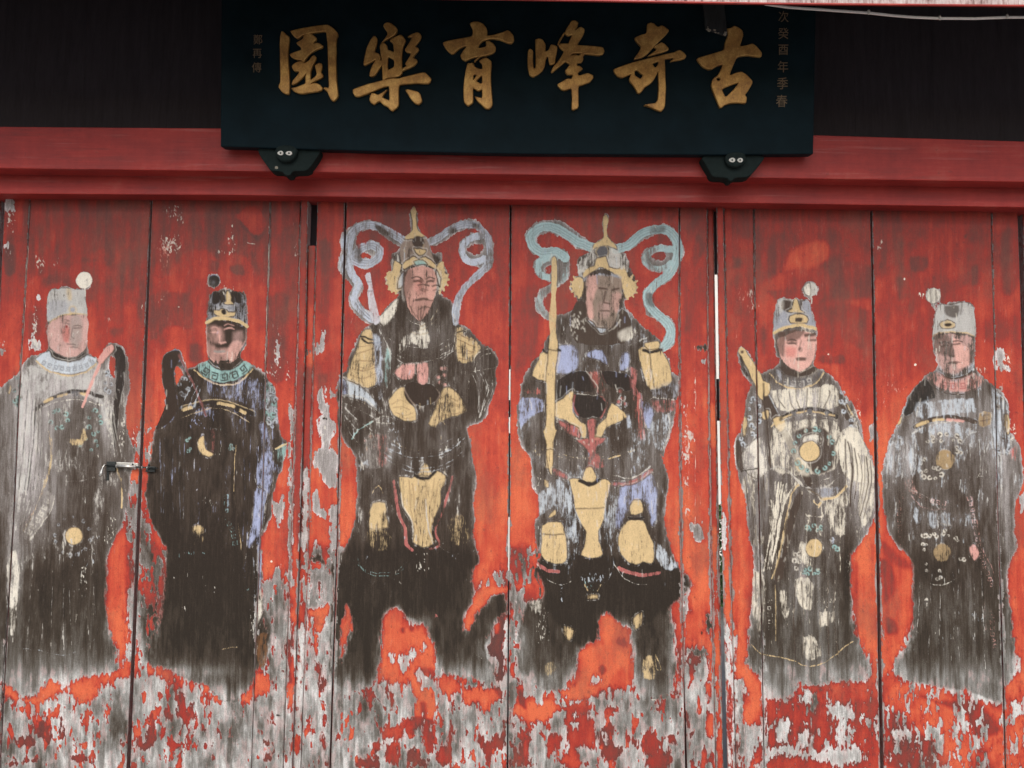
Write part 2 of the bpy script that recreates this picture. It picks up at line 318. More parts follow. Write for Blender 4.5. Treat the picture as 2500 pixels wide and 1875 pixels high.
def run(text):
    global bare, tone, rt
    r = random.Random(3)
    panels = {}
    for ln in text.splitlines():
        ln = ln.strip()
        if not ln or ln[0] == '#': continue
        hd, _, pt = ln.partition(':'); h = hd.split(); c = h[0]
        if c == 'panel': panels[h[1]] = [float(v) for v in h[2:]]; continue
        if c == 'use': Pen.ox, Pen.oy, Pen.s, Pen.off = panels[h[1]]; continue
        if c == 'fig': Pen.fig = int(h[1]); continue
        P = parse(pt) if c != 'J' else None
        if c == 'W':
            w = None; m_ = (pid//1000 == Pen.fig); c_ = float(h[2])*(1-.75*sm(1250, 1500, GY))-.74-.45*sm(1280, 1480, GY)+1.0*patch*.75+.55*cloud
            cov[m_] = np.clip(c_, -.3, .52)[m_]; art[m_] = PAL[h[1]]; continue
        if c in 'SHIBF':
            w, d = sdf(smooth(P, True), True, 45, 1.)
            if w is None: continue
            d = d+(fine[w]-.5)*(2.5+9*sm(1420, 1560, GY[w])+(7 if c == 'B' else 0))
            if c == 'S':
                bare[w] = np.maximum(bare[w], d); pid[w] = np.where(d > 0, Pen.fig*1000, pid[w])
            elif c == 'H':
                bare[w] = np.minimum(bare[w], -d); pid[w] = np.where(d > 0, 0, pid[w])
            elif c == 'I':
                bare[w] = np.where(d > -12, np.minimum(bare[w], -d*1.2+(flake[w]-.62)*6), bare[w]); k = sm(-4, 2, d); rt[w] = rt[w]*(1-k)+(float(h[1])+(cloud[w]-.5)*.15)*k; pid[w] = np.where(d > 0, 0, pid[w])
                cov[w] = np.where(d > 0, -.3, cov[w])
            elif c == 'B':
                bare[w] = np.maximum(bare[w], d); k = sm(-3, 3, d); tone[w] = tone[w]*(1-k)+float(h[1])*k
            else:
                bf = (flake[w]-float(h[1]))*62+(fine[w]-.5)*20; bare[w] = np.maximum(bare[w], np.minimum(np.clip(bf, -30, 18), d*.8+(patch[w]-.5)*24)); k = sm(-14, 14, d)
                tone[w] = tone[w]*(1-k)+(float(h[2])+.03+(patch[w]-.5)*.16+(drip[w]-.5)*.12+(cloud[w]-.5)*.30)*k; rt[w] = rt[w]*(1-.6*k)+(.15+.75*cloud[w])*.6*k
        elif c in 'TR':
            sf = float(h[2]); w, d = sdf(smooth(P, True), True, sf+3, 1.)
            if w is None: continue
            k = sm(-sf, sf, d).astype(np.float32)
            if c == 'T': tone[w] = tone[w]*(1-k)+(float(h[1])+(patch[w]-.5)*.05)*k
            else: k = k*.8; rt[w] = rt[w]*(1-k)+(float(h[1])+.13+(drip[w]-.5)*.18+(patch[w]-.5)*.12)*k
        elif c == 'G':
            for cx, cy, rx, ry in P:
                k = np.exp(-(((GX-cx)/rx)**2+((GY-cy)/ry)**2)*1.1)*(.65+.7*(drip-.5)); k = np.clip(k, 0, 1); tone[:] = tone*(1-k)+float(h[1])*k
        elif c == 'A': poly(h[1], h[2], float(h[3]), P)
        elif c == 'L':
            line(h[1], h[2], float(h[3]), float(h[4]), P)
            if h[1] == 'painted_ribbon':
                for k_ in (-.30, -.08, .2): 
                    Q_ = smooth(P, False); t_ = np.gradient(Q_, axis=0); t_ /= np.hypot(*t_.T)[:, None]+1e-6; line('x', 'slate', .42, 2.0, Q_+np.stack([-t_[:, 1], t_[:, 0]], 1)*float(h[4])*k_)
        elif c == 'J':
            A_, B_ = (np.array([z[:2] for z in parse(s_)]) for s_ in pt.split(';')); n = int(h[4])
            for k in range(n):
                t = (k+r.uniform(.2, .8))/n; line('x', h[1], .12+float(h[2])*r.uniform(1.1, 1.6), float(h[3])*r.uniform(.8, 1.4), (A_*(1-t)+B_*t)+np.array([[r.gauss(0, 2.0), r.gauss(0, 3)] for _ in A_]), inside=True)
        elif c == 'C':
            for p in P: poly(h[1], h[2], float(h[3]), ell(p[0], p[1], p[2], p[3] if len(p) > 3 else p[2]), .35)
        elif c == 'K':
            Q = smooth(P, False); wd = float(h[4]); seg = np.hypot(*np.diff(Q, axis=0).T); s = np.concatenate([[0], np.cumsum(seg)])
            n = max(1, int(s[-1]/(wd*.95)))
            for k in range(n):
                t = (k+.5)/n*s[-1]; x, y = np.interp(t, s, Q[:, 0]), np.interp(t, s, Q[:, 1]); x2, y2 = np.interp(t+1, s, Q[:, 0]), np.interp(t+1, s, Q[:, 1])
                if t+1 > s[-1]: x2, y2 = 2*x-np.interp(t-1, s, Q[:, 0]), 2*y-np.interp(t-1, s, Q[:, 1])
                tx, ty = x2-x, y2-y; L = math.hypot(tx, ty)+1e-6; tx /= L; ty /= L
                m = -1 if k % 2 else 1
                pts = [(-.42, .4), (.38, .4), (.38, -.38), (-.24, -.38), (-.24, .1), (.12, .1)]
                line('x', h[2], float(h[3]), max(2.0, wd*.13), [(x+(a*tx-b*m*ty)*wd*.8, y+(a*ty+b*m*tx)*wd*.8) for a, b in pts], .3, True)
        elif c == 'O':
            n = int(float(pt.split(',')[-1])); cx, cy, rx, ry = P[0][:4]
            for k in range(n):
                th = 2*math.pi*(k+r.random()*.6)/n; x = cx+rx*math.cos(th); y = cy+ry*math.sin(th); q = r.uniform(3.6, 6.4); a0 = r.uniform(0, 6.3)
                poly('x', 'wood', .7, ell(x, y, q*1.35, q*1.35, 8), .3)
                line('x', h[2], float(h[3]), q*.62, [(x+q*.8*math.cos(a0+t), y+q*.8*math.sin(a0+t)) for t in np.linspace(0, 4.6, 8)], .3)
        elif c == 'Q':
            n = int(float(pt.split(',')[-1])); cx, cy, rx, ry = P[0][:4]
            for k in range(int(n*.8)):
                x = cx+rx*max(-1, min(1, r.gauss(0, .5))); y = cy+ry*max(-1, min(1, r.gauss(0, .5))); l = r.uniform(1.5, 9)*r.uniform(.4, 1.2); a = r.gauss(0, .35)
                line('x', h[2], float(h[3]), r.uniform(1.5, 2.9), [(x, y), (x+l*math.sin(a), y+l*math.cos(a))], .3, True)
PAINT = r'''panel A 0 600 2.765 1659
panel C 340 600 2.765 1659
panel E 800 480 2.5136 1558.4
panel G 1240 480 2.5136 1558.4
panel I 1780 660 3.072 1597.4
panel K 2140 660 3.072 1597.4
panel U 840 1480 4.2 0
panel V 1240 1480 4.2 0
panel W 0 1640 2.633 0
panel X 1660 1640 2.633 0
panel M 660 800 3.07 1642
panel Q 1650 800 3.07 1642
panel a 0 480 5.821 0
panel c 370 480 5.978 0
panel i 1760 480 5.821 0
panel k 2120 480 5.821 0
panel N 0 0 1 0
# ---------- red tone patches in the upper paint
use a
R .22 6 : 430,60 2130,60 2120,600 1950,640 1700,660 1640,850 1600,960 1520,960 1490,770 1200,820 900,900 620,1080 480,1140 400,1100
R .12 10 : 1350,150 1560,140 1640,620 1620,950 1520,960 1490,740 1350,680
R .15 10 : 1860,880 2100,640 2090,1281 1740,1281 1600,1000
R .10 6 : 640,1160 950,1060 960,1230 760,1230 650,1260
R .15 5 : 1180,870 1290,870 1380,900 1290,940 1190,920
R .30 5 : 60,30 230,30 220,980 60,1000
R .05 4 : 60,720 220,700 220,1060 70,1100
R .2 6 : 330,30 440,60 380,560 330,600
use c
R .20 6 : 20,50 2130,60 2100,560 2000,1130 1530,1150 1500,1000 1300,840 1090,820 1040,940 930,900 860,800 640,780 430,860 420,970 290,980 280,1120 20,1130
R .06 10 : 850,60 1050,60 1050,700 960,880 850,760
R .08 5 : 860,930 990,960 960,1100 860,1090
R .02 5 : 1140,1010 1340,1010 1330,1150 1210,1120
R .46 4 : 1240,260 1400,150 1540,135 1640,300 1690,380 1640,470 1540,580 1400,470 1240,330
R .02 3 : 1270,360 1330,380 1420,490 1560,580 1700,480 1560,650 1440,560 1300,440
R .14 5 : 1320,840 1540,800 1540,1060 1420,920
use C
R .12 6 : 70,340 340,330 350,560 200,545 80,630
R .14 6 : 330,660 430,680 425,790 330,770
R .16 6 : 880,340 1010,350 1000,760 960,920 890,900 860,560
R .10 5 : 620,140 700,140 700,190 640,185
use A
R .12 6 : 735,560 830,560 820,605 745,605
R .20 6 : 920,150 1000,150 990,560 930,470
use M
R .14 5 : 350,350 420,350 410,450 360,460
R .20 6 : 240,370 320,300 310,900 200,1659 180,900
R .16 6 : 190,360 250,370 210,1000 160,1659 160,1200
use i
R .28 8 : 560,160 2130,210 2130,760 1900,800 1500,870 1350,960 900,1100 740,1160 600,1250 500,1150
R .10 8 : 480,460 550,470 560,960 490,1000
R .05 6 : 170,860 290,880 280,1000 170,1010
R .12 8 : 740,560 880,540 850,1060 700,1150 600,1180 620,1050
R .12 8 : 1400,960 1600,900 2130,1000 2130,1440 1600,1440 1390,1560 1330,1560 1600,1230 1600,1130
R .16 6 : 650,1340 900,1330 1050,1280 1060,1400 800,1480
R .25 8 : 120,1200 460,1060 470,1630 110,1630
R .72 8 : 1000,760 1500,640 1500,900 1340,980 900,1060
use k
R .10 6 : 590,870 840,870 840,1000 760,1060 600,1060
R .14 6 : 390,1150 540,1190 590,1420 420,1480
R .16 6 : 90,520 220,560 230,1100 90,1100
R .14 8 : 1880,520 2100,500 2110,1300 1900,1340
R .16 8 : 1320,1150 1560,960 1580,1240 1330,1260
R .05 4 : 1360,540 1410,540 1400,590 1350,590
use I
R .20 8 : 660,260 1060,300 1070,600 900,540 690,420
R .14 5 : 690,640 860,640 860,700 690,700
R .12 5 : 230,440 280,430 280,620 240,620
use N
R .40 8 : 770,500 838,500 836,640 770,640
R .14 5 : 783,590 805,590 802,700 790,720 782,620
R .2 8 : 780,720 800,720 798,830 782,830
R .30 12 : 850,490 1240,500 1235,590 1120,620 1080,560 1000,510 900,540 860,580
R .30 12 : 1255,500 1650,505 1655,580 1560,550 1500,545 1430,530 1330,545 1262,600
R .08 6 : 1698,575 1716,580 1716,620 1690,655
R .22 8 : 1672,650 1702,640 1700,800 1670,800
R .2 10 : 1330,760 1300,860 1258,900 1262,700
# ---------- bottom bare zones with remaining flakes (frac of red left)
F .23 .47 : -20,1668 60,1690 150,1705 300,1660 322,1640 315,1900 -20,1900
F .45 .47 : 318,1290 345,1240 380,1330 405,1345 400,1500 368,1600 330,1640 312,1640
F .25 .47 : 312,1640 380,1645 470,1680 520,1700 500,1900 300,1900
F .06 .50 : 500,1690 620,1700 700,1640 700,1900 490,1900
F .10 .47 : 640,1440 706,1420 698,1900 600,1900 630,1640
F .12 .52 : 744,1430 826,1430 812,1900 728,1900
F .35 .47 : 752,1340 826,1340 826,1430 746,1430
F .15 .47 : 812,1660 900,1680 1000,1640 1100,1620 1180,1660 1240,1660 1240,1900 806,1900
F .35 .47 : 1180,1440 1240,1420 1240,1680 1170,1680
F .15 .47 : 1243,1460 1290,1500 1290,1640 1400,1680 1480,1690 1660,1690 1680,1900 1240,1900
F .55 .47 : 1244,1340 1320,1350 1320,1460 1244,1480
F .25 .54 : 1666,1620 1736,1620 1752,1900 1672,1900
F .62 .47 : 1664,1580 1732,1590 1738,1650 1668,1640
F .80 .47 : 1790,1640 1866,1700 2152,1660 2160,1900 1796,1900
F .35 .47 : 1790,1660 1830,1680 1840,1900 1798,1900
F .84 .47 : 2152,1640 2460,1710 2496,1690 2500,1900 2160,1900
F .55 .47 : 318,1060 352,1060 350,1220 330,1290 306,1300
F .50 .47 : 352,1060 372,1080 366,1240 345,1280
# ---------- figure 1
fig 1
use A
S : 318,400 320,330 345,295 400,290 455,275 490,292 530,285 585,300 572,345 590,430 596,540 590,640 592,720 650,745 680,770 700,700 745,662 800,662 845,705 868,790 882,890 868,1000 852,1100 858,1220 885,1320 908,1400 905,1480 880,1560 | 868,60 850,140 830,240 790,300 742,395 722,470 718,640 718,760 727,860 752,970 778,1030 788,1110 790,1210 700,1235 560,1260 480,1290 420,1330 330,1330 270,1390 180,1390 110,1370 60,1310 0,1290 -60,1290 | -60,960 0,955 60,905 130,850 160,790 205,745 280,725 322,690 318,560
H : 745,745 775,760 780,830 765,900 750,860 735,800
T .30 3 : 318,400 320,330 345,295 400,290 530,285 585,300 590,640 592,720 680,770 700,700 745,662 800,662 845,705 882,890 852,1100 858,1220 908,1400 880,1560 | 850,140 742,395 722,470 718,760 752,970 788,1110 790,1210 480,1290 330,1330 110,1370 -60,1290 | -60,960 60,905 205,745 322,690
G .80 : 170,1350,90,420
G .55 : 170,980,130,160
G .62 : 600,900,130,120
G .45 : 380,950,200,120
G .75 : 110,1990,60,330
G .5 : 30,1300,50,500
G .42 : 380,2780,420,80
G .70 : 380,2920,420,70
S : 512,233 530,190 569,175 610,190 627,233 612,275 585,300 550,285
G .12 : 540,1560,150,300
G .14 : 560,2250,160,330
G .10 : 300,2350,130,300
G .80 : 230,1180,160,300
G .68 : 480,930,300,130
G .74 : 150,1560,80,220
G .60 : 110,2150,50,220
G .50 : 720,1050,70,200
G .86 : 190,1480,95,480
G .80 : 520,930,240,90
G .66 : 720,1180,60,260
G .55 : 330,1650,120,260
W silver -.06 : 0,0
C painted_pompom white .96 : 569,233,57
L x white .7 4 : 575,285 578,345
A painted_hat hatw .86 : 318,510 316,400 322,330 345,295 400,292 455,288 520,292 575,300 572,350 590,420 596,478 560,465 480,460 400,475 350,500
A x bluegrey .55 : 325,380 440,370 460,430 400,470 330,510
A x gold .55 : 455,290 475,290 485,340 480,365 460,365 452,320
L x gold .6 4 : 330,520 375,487 440,467 520,457 592,467
C x gold .55 : 490,432,27
C x bluegrey .9 : 490,432,17
A painted_face pinkd .78 : 322,530 400,482 480,470 592,478 590,640 585,690 520,745 460,757 400,730 340,690 320,640
A x grey .45 : 480,480 545,480 550,640 500,700 470,620
A x rosy .6 : 420,560 470,560 465,650 430,640
C x dred .8 : 450,547,10
L x brown .5 3 : 500,560 545,555
L x brown .5 3 : 455,665 510,668
L x brown .4 2.5 : 490,560 482,610 500,625
L x brown .4 3 : 420,520 465,512
A x dark .82 : 325,705 370,715 420,745 470,768 530,745 575,715 592,735 530,772 470,782 380,767 335,735
A painted_robe hatw .58 : 150,850 260,800 660,790 740,1000 770,1300 700,1200 660,1060 480,1000 300,1080 240,1300 200,1620 100,1640 110,1100
A painted_collar paleb .80 : 240,762 330,705 345,745 400,772 470,787 540,772 590,737 655,762 640,800 580,842 500,862 420,862 340,842 280,806
K x slate .55 15 : 275,780 350,815 430,830 510,830 590,805 640,775
L x gold .72 4 : 245,777 290,817 350,852 430,872 510,872 590,847 650,797
L x dark .80 10 : 240,1112 300,1062 380,1014 480,984 580,984 690,1022
L x white .6 3 : 250,1122 340,1067 450,1042 560,1042 690,1077
L x gold .75 7 : 300,1052 352,1032
L x gold .75 7 : 395,1017 450,1006
L x gold .75 7 : 530,998 585,1000
A x slate .7 : 480,985 540,985 535,1018 485,1018
A painted_fly_whisk dark .9 : 755,680 810,680 845,740 850,840 835,950 810,1080 800,1200 790,1300 770,1390 750,1280 755,1150 775,1000 780,880 775,760
A x rosew .85 : 660,772 700,700 755,667 770,700 730,747 690,800
L x rosew .8 8 : 680,790 640,880 600,980 560,1085
O x teal .6 : 400,1170,60,60,7
O x teal .55 : 640,1190,40,80,8
O x paleb .6 : 730,920,20,70,7
O x teal .4 : 115,980,20,90,6
O x teal .5 : 600,1340,60,40,5
Q x white .6 : 740,1180,30,160,60
Q x white .6 : 830,1280,25,120,40
A x gold .55 : 470,1300 540,1300 560,1230 585,1260 590,1300 550,1345 480,1345
L x gold .45 4 : 330,1250 345,1450 285,1659
A x gold .8 : 60,1000 72,945 80,960 70,1000
L x grey .6 3 : 450,1590 540,1590 640,1560
A x grey .6 : | 290,0 345,0 370,60 320,160 250,270 185,340 140,290 200,205 270,100
K x white .5 17 : | 330,40 290,130 225,230 180,290
L x white .5 3 : | 375,0 350,120 260,250 190,335
L x rosew .5 3 : | 285,10 235,120 165,215 140,290
C painted_medallion gold .86 : 500,1959,58
O x paleb .4 : 490,1960,120,130,12
Q x white .7 : 745,1930,40,130,60
Q x paleb .6 : 590,2080,110,120,40
Q x white .6 : 560,2240,30,150,40
L x gold .8 5 : 825,1640 822,1770
L x gold .6 5 : 790,1500 820,1590 825,1650
L x paleb .5 2.4 : | 160,1062 260,1072 350,1092 440,1106 540,1072 650,985
L x paleb .4 2.4 : | 60,1240 120,1275 200,1310 280,1312
L x white .3 2.4 : | 170,670 330,660 500,655
A x white .5 : | 40,500 110,380 130,560 110,900 70,980 60,700
# ---------- figure 2
J silver .42 2.2 6 : 160,960 140,1300 120,1600 80,1900 ; 330,1130 325,1400 290,1640 190,1950
J silver .34 2.0 7 : 220,2010 190,2350 160,2750 ; 640,2010 660,2350 700,2700
J dark .5 2.4 5 : 180,960 150,1350 110,1650 ; 300,1100 300,1400 270,1640
J silver .40 2.0 4 : 700,1000 720,1250 740,1480 ; 770,1050 800,1250 850,1480
L x gold .5 3 : 345,1250 350,1450 300,1640 200,1850 150,1930
L x dark .6 3 : 430,1130 390,1250 400,1500
L x brown .5 2.6 : 420,508 445,500 470,510
L x brown .5 2.6 : 500,545 525,538 552,548
L x brown .5 2.6 : 430,530 450,525 468,534
L x brown .45 2.6 : 470,690 500,683 530,690
fig 2
use C
S : 455,500 462,430 478,330 520,305 560,300 605,290 650,305 700,305 722,335 732,420 730,560 722,660 690,730 685,765 760,795 820,840 880,900 915,980 930,1080 935,1200 960,1290 995,1325 990,1400 965,1490 930,1580 | 895,60 890,160 860,240 822,300 825,420 830,560 832,760 850,900 885,960 880,1060 860,1130 780,1230 750,1330 690,1400 600,1420 550,1410 520,1360 420,1300 320,1280 200,1200 100,1190 40,1140 40,1080 80,980 110,930 140,800 165,700 175,560 182,430 175,370 130,310 95,250 60,160 45,60 40,0 | 55,1560 70,1480 90,1330 110,1230 150,1160 175,1080 170,970 150,880 150,800 170,740 215,706 270,705 300,760 330,830 420,790 460,770 470,740 455,690 452,560
H : 245,810 275,830 297,870 255,925 238,880
T .10 3 : 455,500 478,330 560,300 700,305 732,420 722,660 690,765 880,900 930,1080 995,1325 930,1580 | 890,160 822,300 832,760 885,960 780,1230 690,1400 550,1410 420,1300 100,1190 40,1080 110,930 175,560 175,370 60,160 40,0 | 70,1480 110,1230 175,1080 150,800 215,706 270,705 330,830 460,770
T .14 8 : | 60,760 820,760 840,1200 690,1400 420,1300 100,1190 40,1080
G .42 : 330,2870,330,40
G .55 : 640,3040,160,60
G .02 : 450,2250,320,250
S : 455,240 470,200 503,188 540,205 550,240 535,275 503,290 470,275
G .30 : 600,1010,220,90
G .26 : 860,1300,70,250
G .05 : 300,1700,200,350
W periw -.2 : 0,0
C painted_pompom dark .75 : 503,240,45
L x white .5 2.5 : 460,215 463,260 480,285
C x slate .6 : 500,250,12
A painted_hat bluegrey .60 : 455,500 462,430 480,340 500,312 545,312 548,370 590,392 640,382 652,312 720,332 732,430 728,545 650,497 560,480 480,497
A x dark .85 : 500,310 545,312 548,385 500,400 490,360
A x dark .85 : 640,310 690,320 690,390 650,380
A x gold .95 : 600,300 612,320 622,350 618,375 637,392 573,392 590,372 588,330
A x gold .92 : 505,437 540,442 550,430 590,430 602,447 650,447 640,467 600,477 540,477 510,462
C x dark .95 : 572,447,19
L x gold .96 9 : 455,517 500,497 560,489 630,497 690,517 728,547
A painted_face brownd .80 : 465,525 560,502 720,555 715,640 690,690 640,760 540,780 480,760 458,690
A x pink .62 : 600,690 640,642 692,650 686,720 640,772 605,782
A x pink .42 : 456,640 520,690 560,700 620,690 600,765 540,782 480,760 458,700
A x pink .30 : 470,540 540,560 545,640 470,640
L x pink .7 4 : 545,610 538,650 555,662 582,650
L x pink .6 3 : 485,582 520,587
L x pink .5 3 : 575,565 625,555
L x pink .6 2.5 : 455,525 455,690 480,760 540,792 620,787 682,742
L x pink .5 2.5 : 722,560 718,640 690,690
L x grey .7 5 : 510,712 545,715 575,712
A x dark .9 : 458,770 490,770 550,835 620,835 690,765 690,785 630,850 550,850
A painted_collar teal .74 : 395,807 450,772 490,812 550,842 620,837 680,802 720,772 770,812 720,867 650,907 560,922 480,907 420,872
K x dark .8 24 : 420,825 470,865 530,885 600,885 660,865 730,815
L x gold .85 5 : 372,838 425,888 505,930 590,940 680,922 768,835
A painted_robe periw .36 : 440,905 600,950 770,880 850,960 860,1080 780,1120 640,1030 480,1020
A x periw .4 : 380,1110 470,1090 560,1130 450,1160
A x paleb .5 : 850,880 900,960 930,1080 930,1200 860,1130
L x dark .92 14 : 290,1100 400,1066 500,1050 600,1068 700,1102 770,1135
L x gold2 .75 3 : 288,1087 400,1050 500,1035 600,1050 700,1085 770,1112
L x gold2 .7 3 : 275,1167 390,1122 500,1095 600,1112 700,1162 748,1195
L x gold .9 8 : 297,1112 350,1092
L x gold .9 8 : 535,1065 640,1087
L x gold .9 8 : 680,1112 716,1128
C x dark .95 : 660,1108,20
C x dark .95 : 495,1070,18
A painted_fly_whisk brownd .95 : 150,880 150,800 170,740 215,708 270,708 285,750 255,800 235,850 240,930 250,1000 260,1100 200,1200 110,1240 175,1080 170,970
L x rosed .8 6 : 270,740 330,860 380,970 420,1065 450,1145
A x rosed .6 : 265,735 290,740 335,850 310,850
A painted_medallion gold .9 : 395,1330 412,1295 437,1283 440,1340 452,1380 500,1402 470,1424 430,1414 400,1372
O x teal .6 : 880,1060,28,120,12
O x paleb .55 : 895,1100,28,120,10
O x teal .7 : 335,1340,12,50,4
O x teal .7 : 620,1360,14,14,3
O x paleb .5 : 300,950,30,60,6
Q x paleb .6 : 330,930,60,60,25
Q x periw .6 : 430,1180,130,60,30
Q x teal .5 : 560,1230,50,40,14
A x rose .35 : 480,1240 515,1240 510,1370 485,1370
L x white .5 2.5 : 560,1330 540,1410
L x white .4 2.5 : 670,1350 735,1280
A x periw .60 : 812,1210 850,1200 885,1350 900,1480 880,1659 840,1659 790,1560 830,1400
A x periw .45 : 860,1430 960,1500 940,1560 900,1500
A x paleb .45 : 690,1480 700,1560 690,1590
A x teal .35 : 920,1372 992,1335 988,1420 950,1490 930,1440
L x gold .9 5 : 920,1372 992,1337
A x periw .62 : | 780,0 850,0 822,250 770,330 745,380 735,340 775,200
L x periw .5 10 : | 810,290 812,500 805,700
L x paleb .55 3 : | 770,440 780,700 770,1000
A x white .6 : | 800,700 830,650 825,830 780,920 800,800
L x white .6 3 : | 760,880 775,990
Q x white .7 : 780,2450,40,250,40
L x gold .7 3.5 : 655,1345 642,1480 640,1659
L x dark .5 2.5 : 845,900 850,1200 840,1659
Q x white .8 : 230,2240,5,12,3
Q x white .8 : 505,2310,6,40,4
Q x white .8 : 440,2300,14,20,6
Q x white .8 : 300,2435,14,12,6
Q x white .7 : 460,1720,60,40,12
Q x teal .8 : 380,2070,110,20,10
Q x teal .6 : 735,2310,8,50,6
C x gold .6 : | 398,255,38,30
C x gold .2 : | 400,310,38,60
K x teal .55 17 : | 590,10 590,180 635,270 650,370
L x gold .5 2.5 : | 640,20 660,150 690,400
L x gold .5 3 : | 560,1067 600,1055 668,1050
L x gold .5 3 : | 815,1075 850,1030
A x tan .6 : | 790,985 850,940 885,1000 870,1100 840,1190 787,1160
# ---------- figure 3
J periw .34 2.0 5 : 690,1250 700,1600 690,2000 ; 870,1400 860,1700 800,2000
J slate .45 2.2 5 : 120,1300 110,1600 110,1800 ; 330,1300 330,1600 330,1850
L x silver .4 2.2 : 470,1240 520,1230 600,1280 640,1400
J paleb .4 2.0 4 : 360,930 300,1000 280,1090 ; 430,960 420,1040 400,1080
L x pink .5 2.4 : 480,560 500,548 528,556
L x pink .5 2.4 : 575,540 600,530 640,540
L x pink .55 2.4 : 500,585 515,578 535,588
L x pink .55 2.4 : 590,565 612,556 640,566
A x pink .35 : 535,560 562,560 570,650 530,655
L x pink .5 2.4 : 505,725 545,728 585,722
A x pinkd .3 : 640,590 700,580 690,660 640,650
fig 3
use E
S : 440,330 460,265 515,215 505,110 528,55 550,95 545,180 570,215 610,245 628,290 640,340 665,345 695,350 708,400 745,480 720,550 690,590 760,640 775,700 800,770 870,815 950,910 1000,930 1040,980 1045,1040 1030,1090 1035,1170 1000,1260 980,1330 930,1390 858,1410 885,1500 885,1560 | 888,60 915,170 898,300 903,420 892,520 918,600 932,680 890,730 885,800 905,870 880,960 848,1000 845,1095 900,1010 960,950 980,905 1060,870 1095,900 1095,1000 1030,1080 990,1140 960,1200 1020,1280 1030,1380 1000,1430 940,1440 870,1385 780,1390 720,1380 670,1330 650,1230 620,1150 600,1085 570,1070 520,1070 470,1010 430,970 380,980 350,1030 335,1150 330,1280 320,1370 290,1440 210,1480 130,1490 60,1480 20,1400 | 20,2900 30,2600 40,2430 20,2320 25,2270 | 60,670 100,600 150,490 172,380 180,200 168,60 | 165,1590 100,1500 60,1400 60,1300 55,1180 70,1100 115,1070 130,990 170,900 215,830 260,790 310,740 345,690 400,640 440,600 385,570 352,490 390,460 395,350 420,345
T .18 3 : 440,330 515,215 528,55 610,245 640,340 708,400 745,480 690,590 760,640 775,700 870,815 1045,1000 1035,1170 930,1390 858,1410 885,1560 | 915,170 892,520 932,680 885,800 905,870 848,1000 845,1095 980,905 1095,880 1095,1000 960,1200 1030,1380 940,1440 720,1380 600,1085 470,1010 350,1030 320,1370 210,1480 20,1400 | 20,2600 25,2270 60,2230 150,2050 180,1760 165,1590 60,1400 55,1180 215,830 440,600 352,490 395,350
T .10 14 : | 170,640 880,640 880,960 470,1010 350,1030 330,1370 130,1420 60,1000
G .50 : 170,3020,190,70
G .45 : 880,2920,170,60
G .30 : 980,2620,60,60
G .38 : 330,1590,90,130
G .55 : 430,2580,50,60
G .50 : 600,2610,60,60
I .95 : | 80,1120 78,1080 110,1010 112,965 128,945 152,1030 145,1110 112,1150 92,1260 75,1300 80,1230
S : 95,215 170,160 260,145 340,165 420,225 480,270 470,320 400,285 320,225 250,205 195,225 175,270 190,330 250,265 310,280 340,340 320,400 260,440 190,430 160,400 165,460 215,520 215,580 195,640 240,690 290,740 260,790 190,740 130,670 125,620 150,560 105,500 60,450 70,370 90,330 70,280 80,240
H : 195,362 215,345 245,345 270,362 260,382 225,385
H : 210,240 240,225 290,245 300,270 260,262 195,300
G .34 : 560,850,180,120
G .30 : 330,1000,90,200
G .34 : 330,1560,120,110
G .30 : 720,1500,120,90
G .08 : 560,2150,280,120
G .26 : 950,1000,70,110
G .30 : 480,330,120,70
W silver -.14 : 0,0
L painted_ribbon lilac .66 21 : 480,280 400,228 320,187 240,176 175,195 140,245 132,320 150,385 200,410 265,408 312,375 318,325 275,295 215,310 180,345
L x lilac .64 20 : 130,370 128,430 158,490 192,540 165,605 165,650 210,705 275,755
A x lilac .60 : 110,215 78,250 80,310 112,330
A x lilac .60 : 100,345 68,390 70,450 105,480
A x wood .75 : 290,170 345,190 380,225 360,245 300,205
A x wood .55 : 165,280 200,300 215,390 185,400
L x slate .5 2.5 : 150,560 165,640 200,700 255,750
L x slate .5 2.5 : 180,580 185,640 215,690 265,740
A x lilac .7 : 170,540 190,600 180,650 150,640 150,590
S : 620,255 690,225 770,165 850,140 930,155 1000,240 1020,340 1010,420 960,480 880,550 830,610 815,690 790,780 765,760 775,660 800,590 870,510 930,440 890,430 830,400 800,330 825,260 880,225 940,225 920,200 850,200 780,230 720,275 640,300
H : 855,320 885,295 930,290 955,315 940,345 895,355
L painted_ribbon lilac .64 19 : 625,280 690,245 770,190 850,170 925,185 980,250 998,345 975,430 900,500 840,560 805,620 785,690 785,770
L x lilac .64 18 : 945,245 890,250 835,290 825,340 850,390 900,405 960,380
A x wood .6 : 740,200 780,185 800,215 750,235
A x wood .6 : 890,165 930,170 930,200 890,200
A painted_helmet woodl .7 : 450,410 445,330 470,262 600,245 632,330 660,420 600,400 540,385 480,400
A x gold .92 : 508,90 530,57 547,90 540,115 545,180 556,212 602,242 470,260 500,225 522,205 523,150 516,110
C x wood .95 : 555,278,38
A x gold .9 : 455,422 500,387 530,367 560,382 600,372 640,402 675,435 668,452 620,422 570,412 520,417 470,442
A x gold .8 : 530,320 600,325 590,350 560,357
A x teal .75 : 530,402 560,387 600,402 612,417 540,417
L x silver .5 6 : 395,440 400,380 410,350
L x silver .5 6 : 700,440 690,390 690,350
L x silver .5 6 : 420,430 430,390 428,360
A x gold .85 : 355,490 372,455 400,450 410,395 450,420 442,460 457,500 452,560 425,588 378,570 370,530
A x gold .85 : 668,440 690,402 715,400 715,460 742,492 722,550 690,572 673,520
L x gold2 .7 5 : 365,480 400,495 430,500
L x gold 0.85 6 : 690,505 715,448
L x gold 0.85 6 : 690,505 740,478
